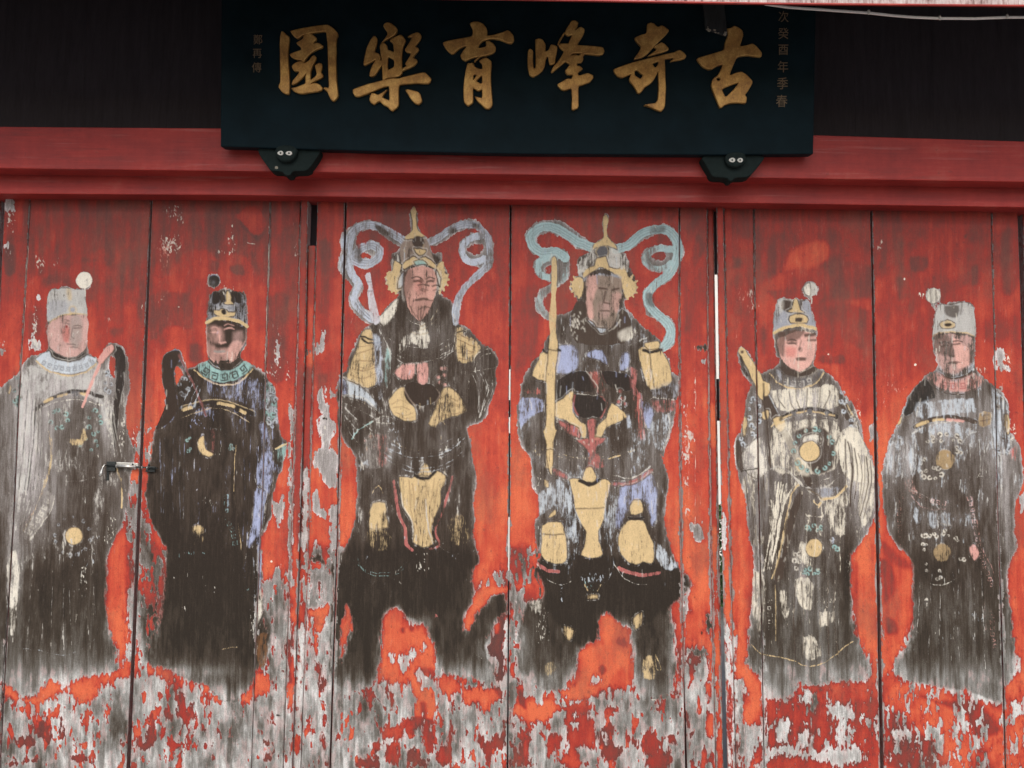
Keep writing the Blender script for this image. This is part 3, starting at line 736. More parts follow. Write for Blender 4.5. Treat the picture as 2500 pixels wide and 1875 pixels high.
L x gold 0.85 6 : 690,505 744,510
L x gold 0.85 6 : 690,505 736,545
L x gold 0.85 6 : 690,505 716,575
L x gold 0.85 6 : 690,505 690,592
L x gold 0.85 6 : 420,512 366,470
L x gold 0.85 6 : 420,512 354,496
L x gold 0.85 6 : 420,512 362,530
L x gold 0.85 6 : 420,512 374,565
L x gold 0.85 6 : 420,512 395,582
L x gold 0.85 6 : 420,512 420,592
L x gold2 .7 5 : 735,500 700,505 680,510
A x paleb .65 : 440,502 467,462 462,540 430,562
A x paleb .65 : 665,452 690,502 685,552
A painted_face pinkf .80 : 490,452 560,427 640,442 667,500 662,600 632,680 570,765 510,722 480,640 470,560
A x brown .42 : 465,462 520,450 532,520 505,590 480,640 460,600
L x brown .6 6 : 530,520 585,516
L x brown .6 5 : 610,522 650,512
L x brown .5 4 : 575,500 570,575 600,580
A x rosy .25 : 540,530 600,530 595,590 550,600
L x brown .7 6 : 540,632 610,627
A x brown .25 : 520,640 640,640 600,740 540,740
L x white .5 2.5 : 452,700 500,760 560,790
L x white .5 2.5 : 560,785 620,770 660,715
A x white .75 : 312,740 380,672 432,620 425,690 380,762 340,792
A painted_staff paleb2 .82 : 225,482 262,460 275,520 282,590 300,660 322,760 290,792 262,740 242,590 246,545
L x slate .6 2.5 : 235,520 275,522
L x slate .6 2.5 : 245,580 285,580
A painted_shoulder_guard gold .72 : 215,832 260,815 285,872 290,1050 310,1132 250,1172 120,1132 150,1012 190,900
L x dark .9 5 : 210,875 250,900 330,895
L x dark .9 5 : 205,860 270,875 300,880
A x lilac .45 : 285,840 330,880 340,1200 310,1250 290,1000
A painted_shoulder_guard gold .56 : 780,802 830,800 835,850 900,872 942,922 900,1000 870,1022 800,1012 785,900
L x dark .85 4 : 780,840 830,820 850,830
L x white .6 2.5 : 870,1050 920,960 1000,935 1040,1000
L x white .6 2.5 : 900,1060 940,980 1000,960
L x white .6 2.5 : 885,1075 1040,1045
L x white .5 2.5 : 740,880 745,950 700,965
A painted_armour teal .45 : 360,932 385,960 388,1060 362,1180 345,1100
A x white .48 : 470,852 540,822 630,852 620,922 570,932 520,902 450,962 430,1000 430,930
A x white .5 : 560,780 600,780 610,870 570,900
A x rosew .72 : 410,1082 450,1032 540,1022 520,1112 460,1122
A x rosew .72 : 550,1022 612,1022 610,1142 555,1142
C x rosew .7 : 700,1055,11
C x rosew .7 : 717,1098,11
C x rosew .7 : 680,1110,11
C x rosew .7 : 690,1142,11
C x rosew .7 : 720,1155,11
C x rosew .6 : 722,1055,10
C x rosew .6 : 228,1500,11
C x rosew .6 : 265,1475,11
C x rosew .6 : 302,1468,11
C x rosew .6 : 280,1512,11
C x rosew .6 : 285,1537,11
C x rosew .6 : 240,1552,11
A painted_belt gold .82 : 375,1252 430,1182 470,1170 490,1252 530,1292 540,1372 470,1376 400,1332
A painted_belt gold .66 : 650,1330 700,1192 740,1170 800,1212 845,1290 840,1326 720,1362 660,1412 620,1392
A x brownd .95 : 475,1160 520,1130 570,1150 640,1150 680,1190 690,1240 640,1270 580,1285 500,1270 470,1220
L x woodl .6 3 : 470,1180 500,1240 540,1285
L x woodl .6 3 : 670,1180 690,1220 650,1275
A x paleb .62 : 70,1112 130,1132 200,1162 290,1252 322,1322 220,1252 110,1227 80,1192
A x periw .6 : 65,1120 110,1130 120,1210 90,1210
L x teal .75 4 : 150,1490 190,1432 275,1378
L x white .4 2.5 : 110,1220 230,1240 320,1330
A x grey .34 : 180,1560 230,1500 340,1462 390,1482 400,1659 180,1659
A x rosy .3 : 320,1480 360,1480 350,1640 320,1640
L x white .4 2.5 : 280,1380 340,1345 400,1360 390,1390 300,1385
L x gold2 .5 2.5 : 400,1500 480,1545 580,1560
L x paleb .5 2.5 : 690,1520 780,1480
L x gold2 .5 3 : 620,1390 700,1380 720,1400
Q x paleb .6 : 430,1450,60,120,50
Q x white .5 : 700,1560,60,60,25
Q x paleb .5 : 210,1640,40,60,25
Q x white .4 : 860,1130,20,150,20
A painted_apron gold .76 : | 440,162 520,172 545,152 640,152 665,125 725,157 715,212 690,252 692,330 662,400 640,450 640,520 655,562 620,592 560,587 525,560 530,500 520,440 480,380 455,330 450,260
A x gold .72 : | 555,150 600,80 637,142
L x dark .95 8 : | 535,150 570,172 620,167 662,130
L x rose .75 9 : | 405,185 420,300 445,420 478,480 480,570 520,612
L x rose .5 7 : | 765,160 735,280 700,400 672,440 660,510 686,560 680,590 630,607
L x white .5 2.5 : | 450,260 460,340 520,440 520,540
L x white .4 2.5 : | 390,330 440,430 460,520
A painted_thigh_guard gold .66 : | 275,327 355,322 357,400 370,470 255,472
A x gold .36 : | 255,480 375,500 380,612 290,612 245,562 235,520
L x gold .6 3 : | 270,260 310,215 340,260
A painted_thigh_guard gold .36 : | 760,412 830,392 865,480 860,562 790,587 750,552 745,470
L x teal .5 2.5 : | 180,650 200,710 260,746 350,752 430,736 470,690
Q x paleb .6 : | 230,650,30,40,14
Q x white .6 : | 570,690,50,60,40
Q x white .5 : | 430,760,20,120,14
Q x paleb .6 : | 760,650,40,15,10
Q x rose .5 : | 655,1010,20,60,20
L x white .5 2.5 : | 200,110 210,70 220,150
L x white .35 2.2 : | 890,1240 950,1280
# ---------- figure 4
J paleb .30 2.2 5 : 400,1490 520,1560 700,1540 830,1440 ; 330,1610 500,1700 720,1680 870,1560
J silver .30 2.2 4 : 100,1240 200,1280 320,1360 ; 90,1400 130,1500 180,1570
J silver .36 2.2 6 : 860,1080 920,1200 900,1380 ; 1010,1060 1020,1180 960,1330
J silver .26 2.2 4 : 380,850 450,900 640,900 760,840 ; 400,1000 500,1040 650,1040 770,980
J gold2 .22 2.0 3 : 440,650 470,740 560,800 650,740 690,640 ; 420,700 460,800 560,860 670,800 720,680
J brown .5 2.2 6 : 500,680 520,740 560,790 ; 640,680 610,740 575,790
L x silver .55 2.6 : 300,790 340,860 380,950 380,1150 300,1240
L x silver .5 2.6 : 770,720 790,800 760,950 700,1000
L x teal .5 2.4 : 150,2220 240,2310 340,2330 440,2310 490,2230
L x silver .45 2.4 : 690,2150 760,2190 860,2190 900,2170
L x brownd .75 3 : 515,500 550,492 585,505
L x brownd .75 3 : 605,505 630,495 655,500
L x brownd .7 2.4 : 530,525 552,518 580,526
L x brownd .7 2.4 : 612,526 632,518 650,522
L x brown .6 3 : 520,640 560,625 600,628 650,640
L x brown .6 2.4 : 510,600 500,660 540,740
J tan .22 1.8 6 : 200,900 240,897 285,890 ; 130,1110 210,1140 300,1110
J tan .22 1.8 5 : 790,830 850,860 910,890 ; 805,1000 860,1010 890,1000
J tan .18 1.8 6 : 465,1748 490,1918 545,2118 ; 695,1748 670,1898 635,2118
J tan .18 1.8 4 : 380,1260 440,1240 490,1270 ; 430,1350 480,1360 530,1350
J tan .18 1.8 4 : 690,1220 740,1210 800,1240 ; 650,1370 720,1345 830,1320
fig 4
use G
S : 515,300 540,280 588,240 580,160 590,112 615,118 615,170 610,240 655,290 680,330 722,350 742,410 775,490 798,550 772,605 710,640 790,760 860,820 930,885 950,940 990,1000 1005,1080 1045,1100 1048,1200 1035,1260 1020,1380 990,1480 950,1600 | 940,30 985,180 960,400 980,540 1030,680 1070,750 1105,770 1125,830 1100,880 1040,930 1000,970 1020,1060 1030,1200 1042,1330 1020,1420 1000,1500 850,1520 780,1500 770,1340 760,1200 740,1090 700,1080 660,1040 620,1000 585,1000 560,1050 560,1150 500,1190 440,1250 420,1380 360,1450 300,1480 180,1450 110,1400 40,1380 50,1250 80,1100 90,1000 120,930 200,920 215,900 222,830 175,740 180,680 200,640 165,540 165,450 190,370 190,280 150,230 140,100 130,40 | 130,1590 80,1530 60,1440 52,1300 75,1230 80,1150 110,1080 160,1000 210,950 240,860 290,800 300,720 370,715 430,640 390,575 385,530 405,490 430,480 425,390 485,350
T .20 3 : 515,300 588,240 590,112 615,170 655,290 742,410 798,550 710,640 790,760 930,885 1005,1080 1048,1200 1020,1380 950,1600 | 985,180 960,400 1030,680 1125,830 1000,970 1042,1330 1000,1500 850,1520 770,1340 740,1090 585,1000 560,1150 440,1250 420,1380 300,1480 110,1400 50,1250 120,930 222,830 175,740 165,450 190,280 130,40 | 60,1440 52,1300 110,1080 240,860 300,720 430,640 385,530 425,390
T .06 10 : | 200,620 1060,720 1100,860 1000,970 740,1080 585,1000 560,1150 440,1200 220,920
G .45 : 250,2980,180,60
G .42 : 100,2720,60,120
G .55 : 720,2720,60,150
G .60 : 1030,2720,30,160
G .38 : 900,3020,200,60
S : 100,240 140,180 230,145 330,150 420,210 510,285 510,335 430,320 340,260 260,225 200,235 175,270 210,305 300,305 370,340 385,410 360,510 290,560 225,620 215,670 260,720 300,760 240,760 180,710 165,640 195,570 270,530 240,515 180,490 155,430 170,390 220,360 150,350 120,310
H : 232,440 250,422 275,425 268,470 240,470
G .42 : 450,850,120,140
G .40 : 740,870,120,90
G .42 : 360,1000,90,90
G .44 : 930,1400,90,160
G .42 : 130,1340,80,130
G .40 : 420,1620,180,90
G .38 : 720,1620,160,90
G .44 : 280,1850,110,160
G .44 : 800,1800,150,160
G .40 : 980,2200,60,120
G .06 : 560,2420,350,130
G .50 : 880,1450,90,200
G .48 : 330,1000,100,110
W paleb -.10 : 0,0
L painted_ribbon ribteal .9 23 : 512,308 430,280 345,222 260,185 185,195 140,245 148,300 205,340 295,335 350,375
L x ribteal .30 21 : 345,360 368,425 345,500 275,548 215,605 195,660 228,720 275,750
L x ribteal .75 17 : 292,378 230,375 190,405 185,450 220,490 265,495
A x ribteal .2 : 200,410 280,440 270,500 200,480
S : 660,300 740,275 820,200 900,172 990,180 1050,240 1078,320 1060,420 1000,510 910,570 880,640 910,690 1000,740 1032,820 1020,900 960,950 930,910 980,830 940,770 850,720 825,630 840,560 900,510 970,460 900,465 840,430 820,370 850,310 930,290 1000,300 1000,260 950,225 900,235 830,275 750,325 665,340
H : 880,360 905,335 950,338 970,365 945,388 900,390
L painted_ribbon ribteal .88 23 : 660,322 740,297 820,228 900,200 980,210 1030,255 1045,325 1030,405 980,482 905,535 862,590 862,655 910,715 970,765 1000,822 990,885 950,925
L x ribteal .62 18 : 1010,325 930,315 860,350 845,395 880,440 950,445 1000,410
A x wood .5 : 880,180 960,185 960,220 880,225
A x wood .6 : 850,590 900,600 900,680 850,660
A x wood .45 : 840,350 870,350 880,430 850,410
A painted_helmet silver .55 : 430,470 440,390 490,370 515,310 545,290 650,290 680,340 740,400 740,450 680,480 600,440 500,460
A x gold .92 : 583,160 583,120 600,110 620,150 610,180 612,250 652,287 667,322 620,302 545,312 520,332 530,290 587,250
C x slate .95 : 580,340,37
L x gold2 .6 2.5 : 540,340 560,302 600,302 622,340 600,378 560,378 540,340
A x gold .9 : 540,382 600,370 622,432 680,442 722,422 735,482 792,542 772,602 720,622 702,540 670,482 600,442 560,432 500,472 460,502 470,452 530,422
A x gold .85 : 388,520 430,490 460,502 467,562 450,612 410,592
L x gold2 .8 4 : 740,500 770,560 740,600
L x silver .8 5 : 436,470 445,400
L x gold 0.85 6 : 715,560 768,480
L x gold 0.85 6 : 715,560 795,518
L x gold 0.85 6 : 715,560 800,558
L x gold 0.85 6 : 715,560 792,590
L x gold 0.85 6 : 715,560 770,615
L x gold 0.85 6 : 715,560 735,628
L x gold 0.85 6 : 440,545 402,490
L x gold 0.85 6 : 440,545 385,520
L x gold 0.85 6 : 440,545 383,552
L x gold 0.85 6 : 440,545 393,585
L x gold 0.85 6 : 440,545 410,610
L x gold 0.85 6 : 440,545 435,618
L x silver 0.6 5 : 480,440 425,420
L x silver 0.6 5 : 480,440 450,375
L x silver 0.6 5 : 480,440 490,345
L x silver 0.6 5 : 480,440 520,320
L x silver 0.6 5 : 700,440 690,350
L x silver 0.6 5 : 700,440 722,352
L x silver 0.6 5 : 700,440 748,392
L x silver .8 5 : 465,460 480,380
L x silver .7 5 : 720,440 715,370
L x silver .7 5 : 735,460 738,400
A x bluegrey .6 : 460,500 560,470 680,480 690,510 560,490 470,520
A painted_face woodl .74 : 490,492 690,502 692,640 655,780 590,832 530,802 480,640
A x pink .58 : 490,490 540,482 547,560 522,650 532,740 500,762 480,660
A x pink .45 : 640,592 692,602 682,692 650,702
A x pinkd .4 : 560,660 640,650 610,740 560,740
L x brown .7 5 : 560,560 610,565
L x brown .7 5 : 640,570 680,565
L x brown .6 4 : 600,580 590,650 625,655
L x brown .6 4 : 570,700 625,700
A x wood .85 : 420,640 480,650 500,770 590,840 640,800 700,680 760,760 720,900 420,900 380,760
A x paleb .75 : 488,752 520,772 562,832 592,832 602,812 540,802
L x white .5 2.5 : 590,830 650,810 690,755
A x white .5 : 680,832 760,802 802,840 740,882 690,872
L x white .5 2.5 : 350,880 380,930 430,935
L x white .5 2.5 : 720,930 800,890 880,850
Q x white .6 : 400,790,70,90,60
A painted_shoulder_guard gold .88 : 800,942 850,922 952,952 1007,1132 880,1182 830,1082
A x gold .85 : 840,902 920,890 927,932 860,937
L x dark .9 7 : 830,940 880,957 945,940
L x dark .6 3 : 870,960 880,1060 900,1170
A painted_shoulder_guard gold .9 : 200,960 250,960 247,1100 235,1132 148,1102 188,1000
A x gold .88 : 290,952 327,950 300,1082 290,1062
A painted_armour periw .62 : 300,922 420,922 422,1060 300,1082
A x periw .7 : 500,952 580,940 612,1032 560,1002 490,982
A x periw .62 : 700,962 742,962 740,1050 690,1062
A x dark .92 : 300,1130 380,1082 480,1070 540,1100 520,1200 420,1192 340,1262 295,1272
A x dark .92 : 570,1070 740,1092 755,1192 630,1172
A x rosy .35 : 500,1070 560,1080 600,1180 590,1250 540,1180
L x white .5 2.5 : 480,1070 540,1150 600,1240
A painted_belt gold .88 : 290,1270 340,1240 400,1192 395,1310 442,1382 482,1402 472,1492 442,1442 340,1362 290,1352
A painted_belt gold .86 : 640,1270 732,1350 650,1392 600,1422 560,1492 530,1490 540,1422 602,1362
A x dark .95 : 400,1210 500,1215 590,1230 600,1290 580,1350 500,1360 430,1350 395,1290
L x rose .6 4 : 410,1220 400,1280 430,1340
L x rose .6 4 : 590,1240 615,1270 590,1330 570,1360
L x white .5 2.5 : 430,1205 510,1215 580,1212
A x rose .75 : 490,1372 540,1372 532,1472 602,1482 540,1542 510,1592 480,1542 420,1492 490,1482
A x rose .6 : 310,1372 430,1422 442,1482 360,1442
A x rose .55 : 750,1042 790,1062 792,1172 832,1222 770,1222
A x rosy .35 : 770,1230 830,1230 840,1460 800,1470
C x rose .7 : 690,1195,11
C x rose .7 : 700,1240,11
C x rose .7 : 680,1260,11
C x rose .6 : 720,1270,10
A x rose .5 : 880,1242 1030,1250 1032,1312 910,1322
A x periw .62 : 820,1250 890,1302 872,1422 840,1382
A x bluegrey .4 : 890,1180 1040,1130 1040,1230 900,1240
A x paleb .4 : 880,1400 980,1330 1000,1400 940,1560 900,1540
A x periw .55 : 80,1232 220,1242 212,1322 130,1352 80,1422 60,1332
A x rosy .4 : 110,1170 200,1180 200,1210 110,1210
C x gold2 .5 : 135,1530,10
C x gold2 .5 : 180,1522,10
C x gold2 .5 : 165,1560,10
C x gold2 .5 : 212,1550,10
C x gold2 .5 : 190,1582,10
A painted_sword gold .95 : 270,380 298,385 302,480 297,600 300,740 292,830 307,900 300,1000 290,1100 287,1400 297,1430 280,1500 277,1620 276,1659 235,1659 236,1500 216,1440 235,1400 236,1100 246,1000 256,850 250,740 266,600
A x gold .93 : | 235,0 278,0 276,80 270,150 255,110 240,40
L x dark .7 4 : 250,940 305,945
L x dark .8 6 : 215,940 240,960
L x dark .8 6 : 305,935 320,945
L x gold2 .5 3 : 340,1580 450,1605 600,1592 780,1555
L x gold2 .4 2.5 : | 300,30 420,62 560,62 700,30
L x gold .8 5 : | 620,50 690,30
Q x paleb .5 : 680,1560,120,90,60
Q x white .5 : 420,1560,100,90,50
Q x paleb .6 : 950,1450,50,120,40
L x white .6 2.5 : 870,1250 900,1230 1020,1250
L x white .5 2.5 : 980,1330 1000,1420 950,1560
A x rose .6 : | 280,112 360,150 362,177 290,150
A x rose .6 : | 630,197 740,190 880,110 882,142 760,212 640,217
A x rose .45 : | 530,0 600,100 480,110
L x white .5 2.5 : | 640,150 760,170 880,90
A painted_apron gold .95 : | 380,180 440,172 460,202 500,217 560,187 600,177 630,202 612,270 602,330 592,410 560,480 557,560 582,632 560,652 520,662 450,642 470,592 480,500 450,440 420,380 400,270
A x gold .93 : | 455,180 480,110 512,105 542,162 520,192
L x dark .6 3 : | 410,355 500,358 590,352
L x dark .95 9 : | 440,185 500,210 560,180
A painted_thigh_guard gold .88 : | 215,457 330,442 352,520 362,652 330,692 250,682 205,642 210,540
A x gold .85 : | 258,390 290,362 292,390 250,412
L x dark .7 3 : | 215,515 340,515
A painted_thigh_guard gold .92 : | 740,430 830,432 852,480 892,570 897,662 880,692 830,682 790,702 740,682 700,642 680,572 685,500
A x gold .92 : | 757,312 800,290 827,330 825,382 755,390
L x dark .95 8 : | 740,410 780,420 832,412
L x rose .7 10 : | 185,700 240,735 310,742
L x rose .7 10 : | 680,722 750,752 830,767 925,750
L x white .5 2.5 : | 180,700 250,800 330,825 400,800
L x white .5 2.5 : | 650,700 720,790 800,820 870,822
A x periw .62 : | 690,230 760,212 830,182 880,142 917,240 907,420 880,460 850,320 770,302 720,402 680,480 660,440
A x paleb .48 : | 190,270 280,180 340,190 400,330 432,560 380,542 330,420 280,342 200,400
A x paleb .55 : | 900,560 960,602 1040,720 960,732 910,662
A x paleb .3 : | 600,300 660,280 650,480 600,620
L x paleb .5 2.5 : | 600,300 610,520 650,700 600,830
L x paleb .5 2.5 : | 370,190 400,330 450,470 420,600
Q x white .7 : | 200,180,35,50,30
A x gold .7 : | 225,180 250,190 250,225 230,225
Q x paleb .7 : | 520,780,90,30,60
Q x teal .6 : | 510,820,60,40,20
L x gold .6 4 : | 470,820 490,860
L x gold .6 4 : | 572,820 550,862
A x gold .6 : | 490,890 555,887 552,905 490,907
Q x paleb .6 : | 325,900,12,80,14
A x gold .6 : | 770,1032 817,990 822,1062 780,1097
A x gold .6 : | 345,1080 415,1100 380,1162 350,1130
A x gold .55 : | 825,1290 880,1250 907,1370 902,1402 840,1402 825,1350
L x gold .6 3 : | 905,1250 940,1340
L x gold .6 3 : | 905,1260 910,1340 945,1345
A x gold2 .35 : | 225,1320 280,1290 292,1350 240,1390
Q x white .45 : | 215,1080,40,120,90
A x white .3 : | 130,930 200,920 215,1000 150,990
Q x rosy .6 : | 990,1390,20,60,12
L x white .5 2.5 : | 740,1530 950,1527 1000,1500
use V
I .97 : 1000,105 1045,140 1040,190 1010,205 980,160
I .97 : 960,290 1080,240 1110,360 1190,500 1200,580 1060,740 930,860 820,940 600,950 560,880 650,820 720,780 760,710 730,620 750,470 850,400 940,420 970,380
B .7 : 840,770 870,735 920,720 930,750 890,775 850,795
R .2 3 : 930,640 980,600 1010,660 960,710
R .1 3 : 1120,360 1230,370 1210,410 1140,400
I .5 : 1120,360 1160,330 1230,370 1215,410 1140,400
I .75 : 90,840 140,820 180,930 270,950 330,990 360,930 460,890 500,1000 590,1030 640,1030 700,1000 770,980 830,1000 870,1050 830,1090 880,1190 880,1300 900,1440 830,1470 790,1420 700,1480 740,1600 700,1659 560,1590 620,1500 600,1340 600,1050 500,1080 440,1160 420,1260 370,1180 290,1170 220,1230 220,1340 210,1450 250,1659 120,1560 160,1400 190,1300 180,1180 90,1130 40,1060 90,1000
R .98 6 : 60,1020 480,960 500,1080 400,1170 200,1170 80,1110
R .12 5 : 100,880 150,860 190,1040 130,1020
R .35 8 : 620,1050 860,1060 880,1440 640,1460
R .3 6 : 130,1340 220,1340 240,1659 130,1560
B .7 : 670,1110 690,1110 690,1145 670,1145
B .7 : 785,1090 810,1090 810,1120 785,1120
B .7 : 665,1210 695,1210 690,1260 668,1260
I .5 : 400,1400 450,1320 540,1340 530,1450 480,1460 440,1540 400,1540
I .3 : 930,1290 1040,1190 1090,1250 1050,1340 1090,1430 1170,1450 1150,1530 1050,1580 980,1520 930,1390
B .65 : 985,1300 1010,1290 1010,1400 990,1390
I .5 : 1200,1320 1250,1340 1330,1370 1330,1480 1280,1440
I .45 : 1370,1420 1430,1290 1500,1310 1590,1370 1730,1310 1720,1390 1660,1460 1670,1560 1620,1659 1400,1640 1420,1560 1520,1520 1420,1520
B .68 : 1580,1400 1620,1385 1640,1450 1600,1500 1580,1460
I .6 : 1690,900 1730,850 1740,900 1700,930
I .7 : 40,590 60,630 60,720 30,690
use U
I .97 : 430,110 470,45 510,110 560,190 620,210 690,195 770,240 790,190 830,260 880,370 910,430 915,580 940,660 915,740 830,700 770,640 730,690 790,790 815,860 870,850 910,880 940,980 940,1060 900,1180 880,1250 930,1320 930,1480 860,1500 830,1430 820,1320 770,1250 690,1340 630,1330 630,1190 720,1120 750,1020 745,900 700,820 660,750 620,820 580,760 510,810 460,740 470,700 420,690 370,740 390,650 410,590 400,470 430,440 410,300
B .72 : 470,490 510,500 520,540 580,520 640,490 660,450 720,470 730,600 680,590 650,660 590,650 580,560 490,580
B .72 : 785,405 820,410 825,440 795,440
B .72 : 740,1210 770,1215 770,1260 740,1255
B .7 : 818,1120 838,1120 838,1160 818,1160
R .25 5 : 630,1180 740,1120 900,1180 930,1300 930,1480 860,1500 820,1320 640,1330
R .12 4 : 585,220 620,215 615,270 590,270
R .12 4 : 670,200 715,205 710,250 675,245
R .2 5 : 790,980 850,990 840,1140 800,1130
R .3 6 : 770,640 920,640 930,730 830,700
I .85 : 940,730 1020,690 1060,700 1090,750 1150,750 1190,800 1190,860 1130,890 1095,970 1050,900 1010,890 960,800
I .97 : 1210,780 1240,860 1330,850 1410,830 1440,870 1530,830 1630,840 1630,960 1560,950 1510,1000 1460,1090 1410,1050 1380,980 1310,960 1270,1020 1240,930
R .12 5 : 1550,840 1630,830 1630,960 1560,900
I .10 : 1540,200 1600,140 1640,80 1650,200 1620,420 1640,560 1640,700 1600,800 1560,700 1590,600 1550,530 1480,480 1490,400 1510,300
R .9 5 : 1530,180 1600,150 1590,270 1520,270
I .75 : 400,1250 440,1210 480,1240 560,1210 600,1170 600,1260 570,1400 560,1620 440,1600 430,1430 395,1350
B .75 : 395,1390 470,1350 525,1380 490,1410
R .4 5 : 430,1440 560,1440 560,1620 440,1600
I .3 : 650,1480 700,1440 750,1480 790,1530 870,1590 820,1640 720,1600 640,1580
I .5 : 1070,1190 1100,1230 1100,1420 1090,1560 1000,1630 950,1610 950,1500 1010,1440 1060,1420
I .42 : 1370,1310 1440,1310 1450,1380 1510,1380 1530,1310 1600,1310 1630,1380 1610,1460 1530,1460 1500,1580 1530,1659 1460,1540 1430,1440 1370,1370
I .35 : 180,1550 240,1590 350,1560 350,1659 140,1650 130,1600
I .5 : 300,1410 360,1400 390,1470 310,1470
use E
I .97 : | 850,990 890,940 910,880 950,840 1100,840 1100,870 1000,880 960,950 900,960 900,1040 870,1100 845,1100
# ---------- figure 5
J paleb .5 2.2 7 : 330,1560 450,1600 620,1590 800,1530 ; 290,1650 450,1700 650,1690 860,1620
J paleb .5 2.2 6 : 200,1840 260,1960 300,2150 ; 360,1760 410,1950 440,2130
J paleb .5 2.2 6 : 680,1790 650,1950 640,2180 ; 900,1760 900,1980 940,2200
J silver .46 2.2 5 : 80,1240 180,1260 230,1300 ; 70,1420 130,1440 220,1400
J silver .46 2.2 6 : 840,1230 900,1350 900,1500 ; 1030,1320 1020,1420 940,1580
J silver .46 2.2 5 : 340,860 430,930 560,930 ; 330,760 420,860 540,900
J silver .46 2.2 5 : 620,900 740,900 860,840 ; 640,830 720,820 780,770
J brown .5 2.2 6 : 520,660 540,740 570,810 ; 680,660 640,740 600,810
L x paleb .5 2.4 : 600,1860 620,2050 700,2250
L x brownd .7 3 : 555,545 585,535 620,548
L x brownd .7 3 : 640,548 665,540 690,552
L x brown .6 2.4 : 565,572 590,565 615,574
L x brown .6 2.4 : 645,575 665,568 684,576
L x brownd .55 3 : 560,690 600,672 650,690
L x pink .4 3 : 540,590 530,650 545,720
J tan .22 1.8 5 : 205,985 245,980 ; 155,1095 235,1120
J tan .22 1.8 6 : 812,965 880,948 945,968 ; 852,1140 920,1160 998,1120
J tan .18 1.8 6 : 400,1763 432,1938 490,2198 ; 615,1773 588,1938 552,2198
J tan .18 1.8 5 : 215,2038 280,2023 345,2028 ; 210,2208 280,2223 358,2198
J tan .18 1.8 5 : 735,2018 790,2008 850,2028 ; 700,2198 790,2228 890,2208
J tan .18 1.8 4 : 300,1280 360,1260 395,1290 ; 320,1350 400,1390 460,1460
fig 5
use I
S : 340,300 350,250 380,212 420,212 480,212 498,188 515,212 575,212 608,240 612,290 650,390 657,600 640,680 635,720 700,750 770,790 820,850 850,920 930,1000 985,1120 1010,1250 1060,1370 1095,1480 1100,1597 | 1095,180 1080,290 1020,400 960,480 918,540 920,640 915,760 925,900 940,1020 960,1150 1010,1250 1060,1340 1070,1430 1020,1480 900,1490 800,1490 690,1510 600,1520 530,1500 500,1560 460,1610 300,1620 240,1600 240,1500 200,1440 110,1380 105,1300 135,1200 140,1100 165,950 180,800 185,640 180,520 150,420 130,250 130,150 100,50 | 60,1500 40,1380 40,1280 60,1240 90,1200 110,1080 150,900 160,840 100,780 72,700 65,620 88,568 135,600 200,720 240,765 300,745 380,690 375,660 345,640 340,540 330,470
T .33 3 : 345,260 380,212 575,212 650,390 657,600 635,720 770,790 930,1000 1060,1370 1100,1597 | 1080,290 918,540 925,900 1070,1430 1020,1480 600,1520 460,1610 240,1600 110,1380 105,1300 180,800 180,520 100,50 | 40,1380 40,1280 110,1080 160,840 65,620 88,568 240,765 380,690 330,470
G .50 : 400,2990,330,60
G .58 : 800,3000,260,70
G .60 : 330,3160,130,60
G .06 : 880,2300,60,400
G .06 : 380,2100,60,200
G .05 : 290,2600,40,250
G .45 : 200,1900,80,150
S : 550,145 570,95 607,82 650,98 664,145 650,185 620,205 620,250 600,220 565,190
G .66 : 560,980,300,110
G .60 : 420,1330,170,160
G .72 : 960,1400,110,250
G .62 : 190,1420,110,150
G .68 : 1020,1750,90,220
G .52 : 230,1750,110,220
G .60 : 560,2350,110,200
G .52 : 700,2600,130,120
G .62 : 230,2450,90,260
G .58 : 610,2850,130,120
G .40 : 780,1830,120,160
G .84 : 560,980,260,90
G .82 : 980,1450,95,240
G .74 : 200,1430,100,150
G .62 : 590,2400,100,260
W cream .0 : 0,0
C painted_pompom silver .75 : 607,145,57
A x white .8 : 560,130 600,95 610,190 575,180
L x silver .7 4 : 615,195 625,215 615,250
A painted_sword gold .96 : 68,610 90,572 125,592 142,640 202,722 242,782 258,832 302,850 302,922 257,977 210,932 200,880 180,832 140,742 100,662
C x brown .85 : 100,612,13
A x brownd .88 : 75,640 100,652 112,722 152,792 130,802 90,742
A x wood .95 : 250,975 305,940 372,1090 432,1180 542,1422 632,1602 590,1622 520,1502 440,1322 372,1202 300,1092
L x paleb .5 2.5 : 300,940 430,1180 500,1330
A x gold .93 : 328,1120 392,1090 428,1170 372,1212
A x gold .93 : 490,1432 530,1405 572,1470 522,1512
A x gold .93 : 243,1070 292,1050 292,1112 253,1117
L x dark .8 5 : 258,850 262,970
A painted_hat bluegrey .78 : 340,470 348,260 380,215 420,225 440,312 500,302 540,290 550,230 602,230 614,300 652,400 650,447 560,410 460,420
A x wood .75 : 400,230 480,230 480,292 430,312 390,290
A x white .4 : 350,250 400,220 400,300 360,320
A x gold .93 : 470,290 490,200 512,215 532,300 562,322 440,307
A x gold .88 : 455,342 520,330 582,350 582,392 460,392
A x wood .95 : 497,357 545,357 545,386 497,386
L x gold .92 8 : 340,470 400,440 480,416 560,412 650,440
A painted_face pink .88 : 358,520 420,490 520,452 652,482 657,600 622,702 530,767 430,712 388,652
A x brown .66 : 345,482 430,450 570,440 530,510 470,542 425,522 412,642 382,622 345,562
A x brown .4 : 570,470 640,480 640,500 570,500
L x brown .75 8 : 572,488 642,478
L x brown .7 6 : 590,525 648,522
L x brown .5 5 : 440,545 505,545
L x brown .45 3 : 540,530 525,600
C x brown .7 : 535,592,17
A x brown .8 : 498,656 540,650 582,652 572,677 510,680
L x brown .4 2.5 : 355,520 372,620 400,690 450,730 530,768
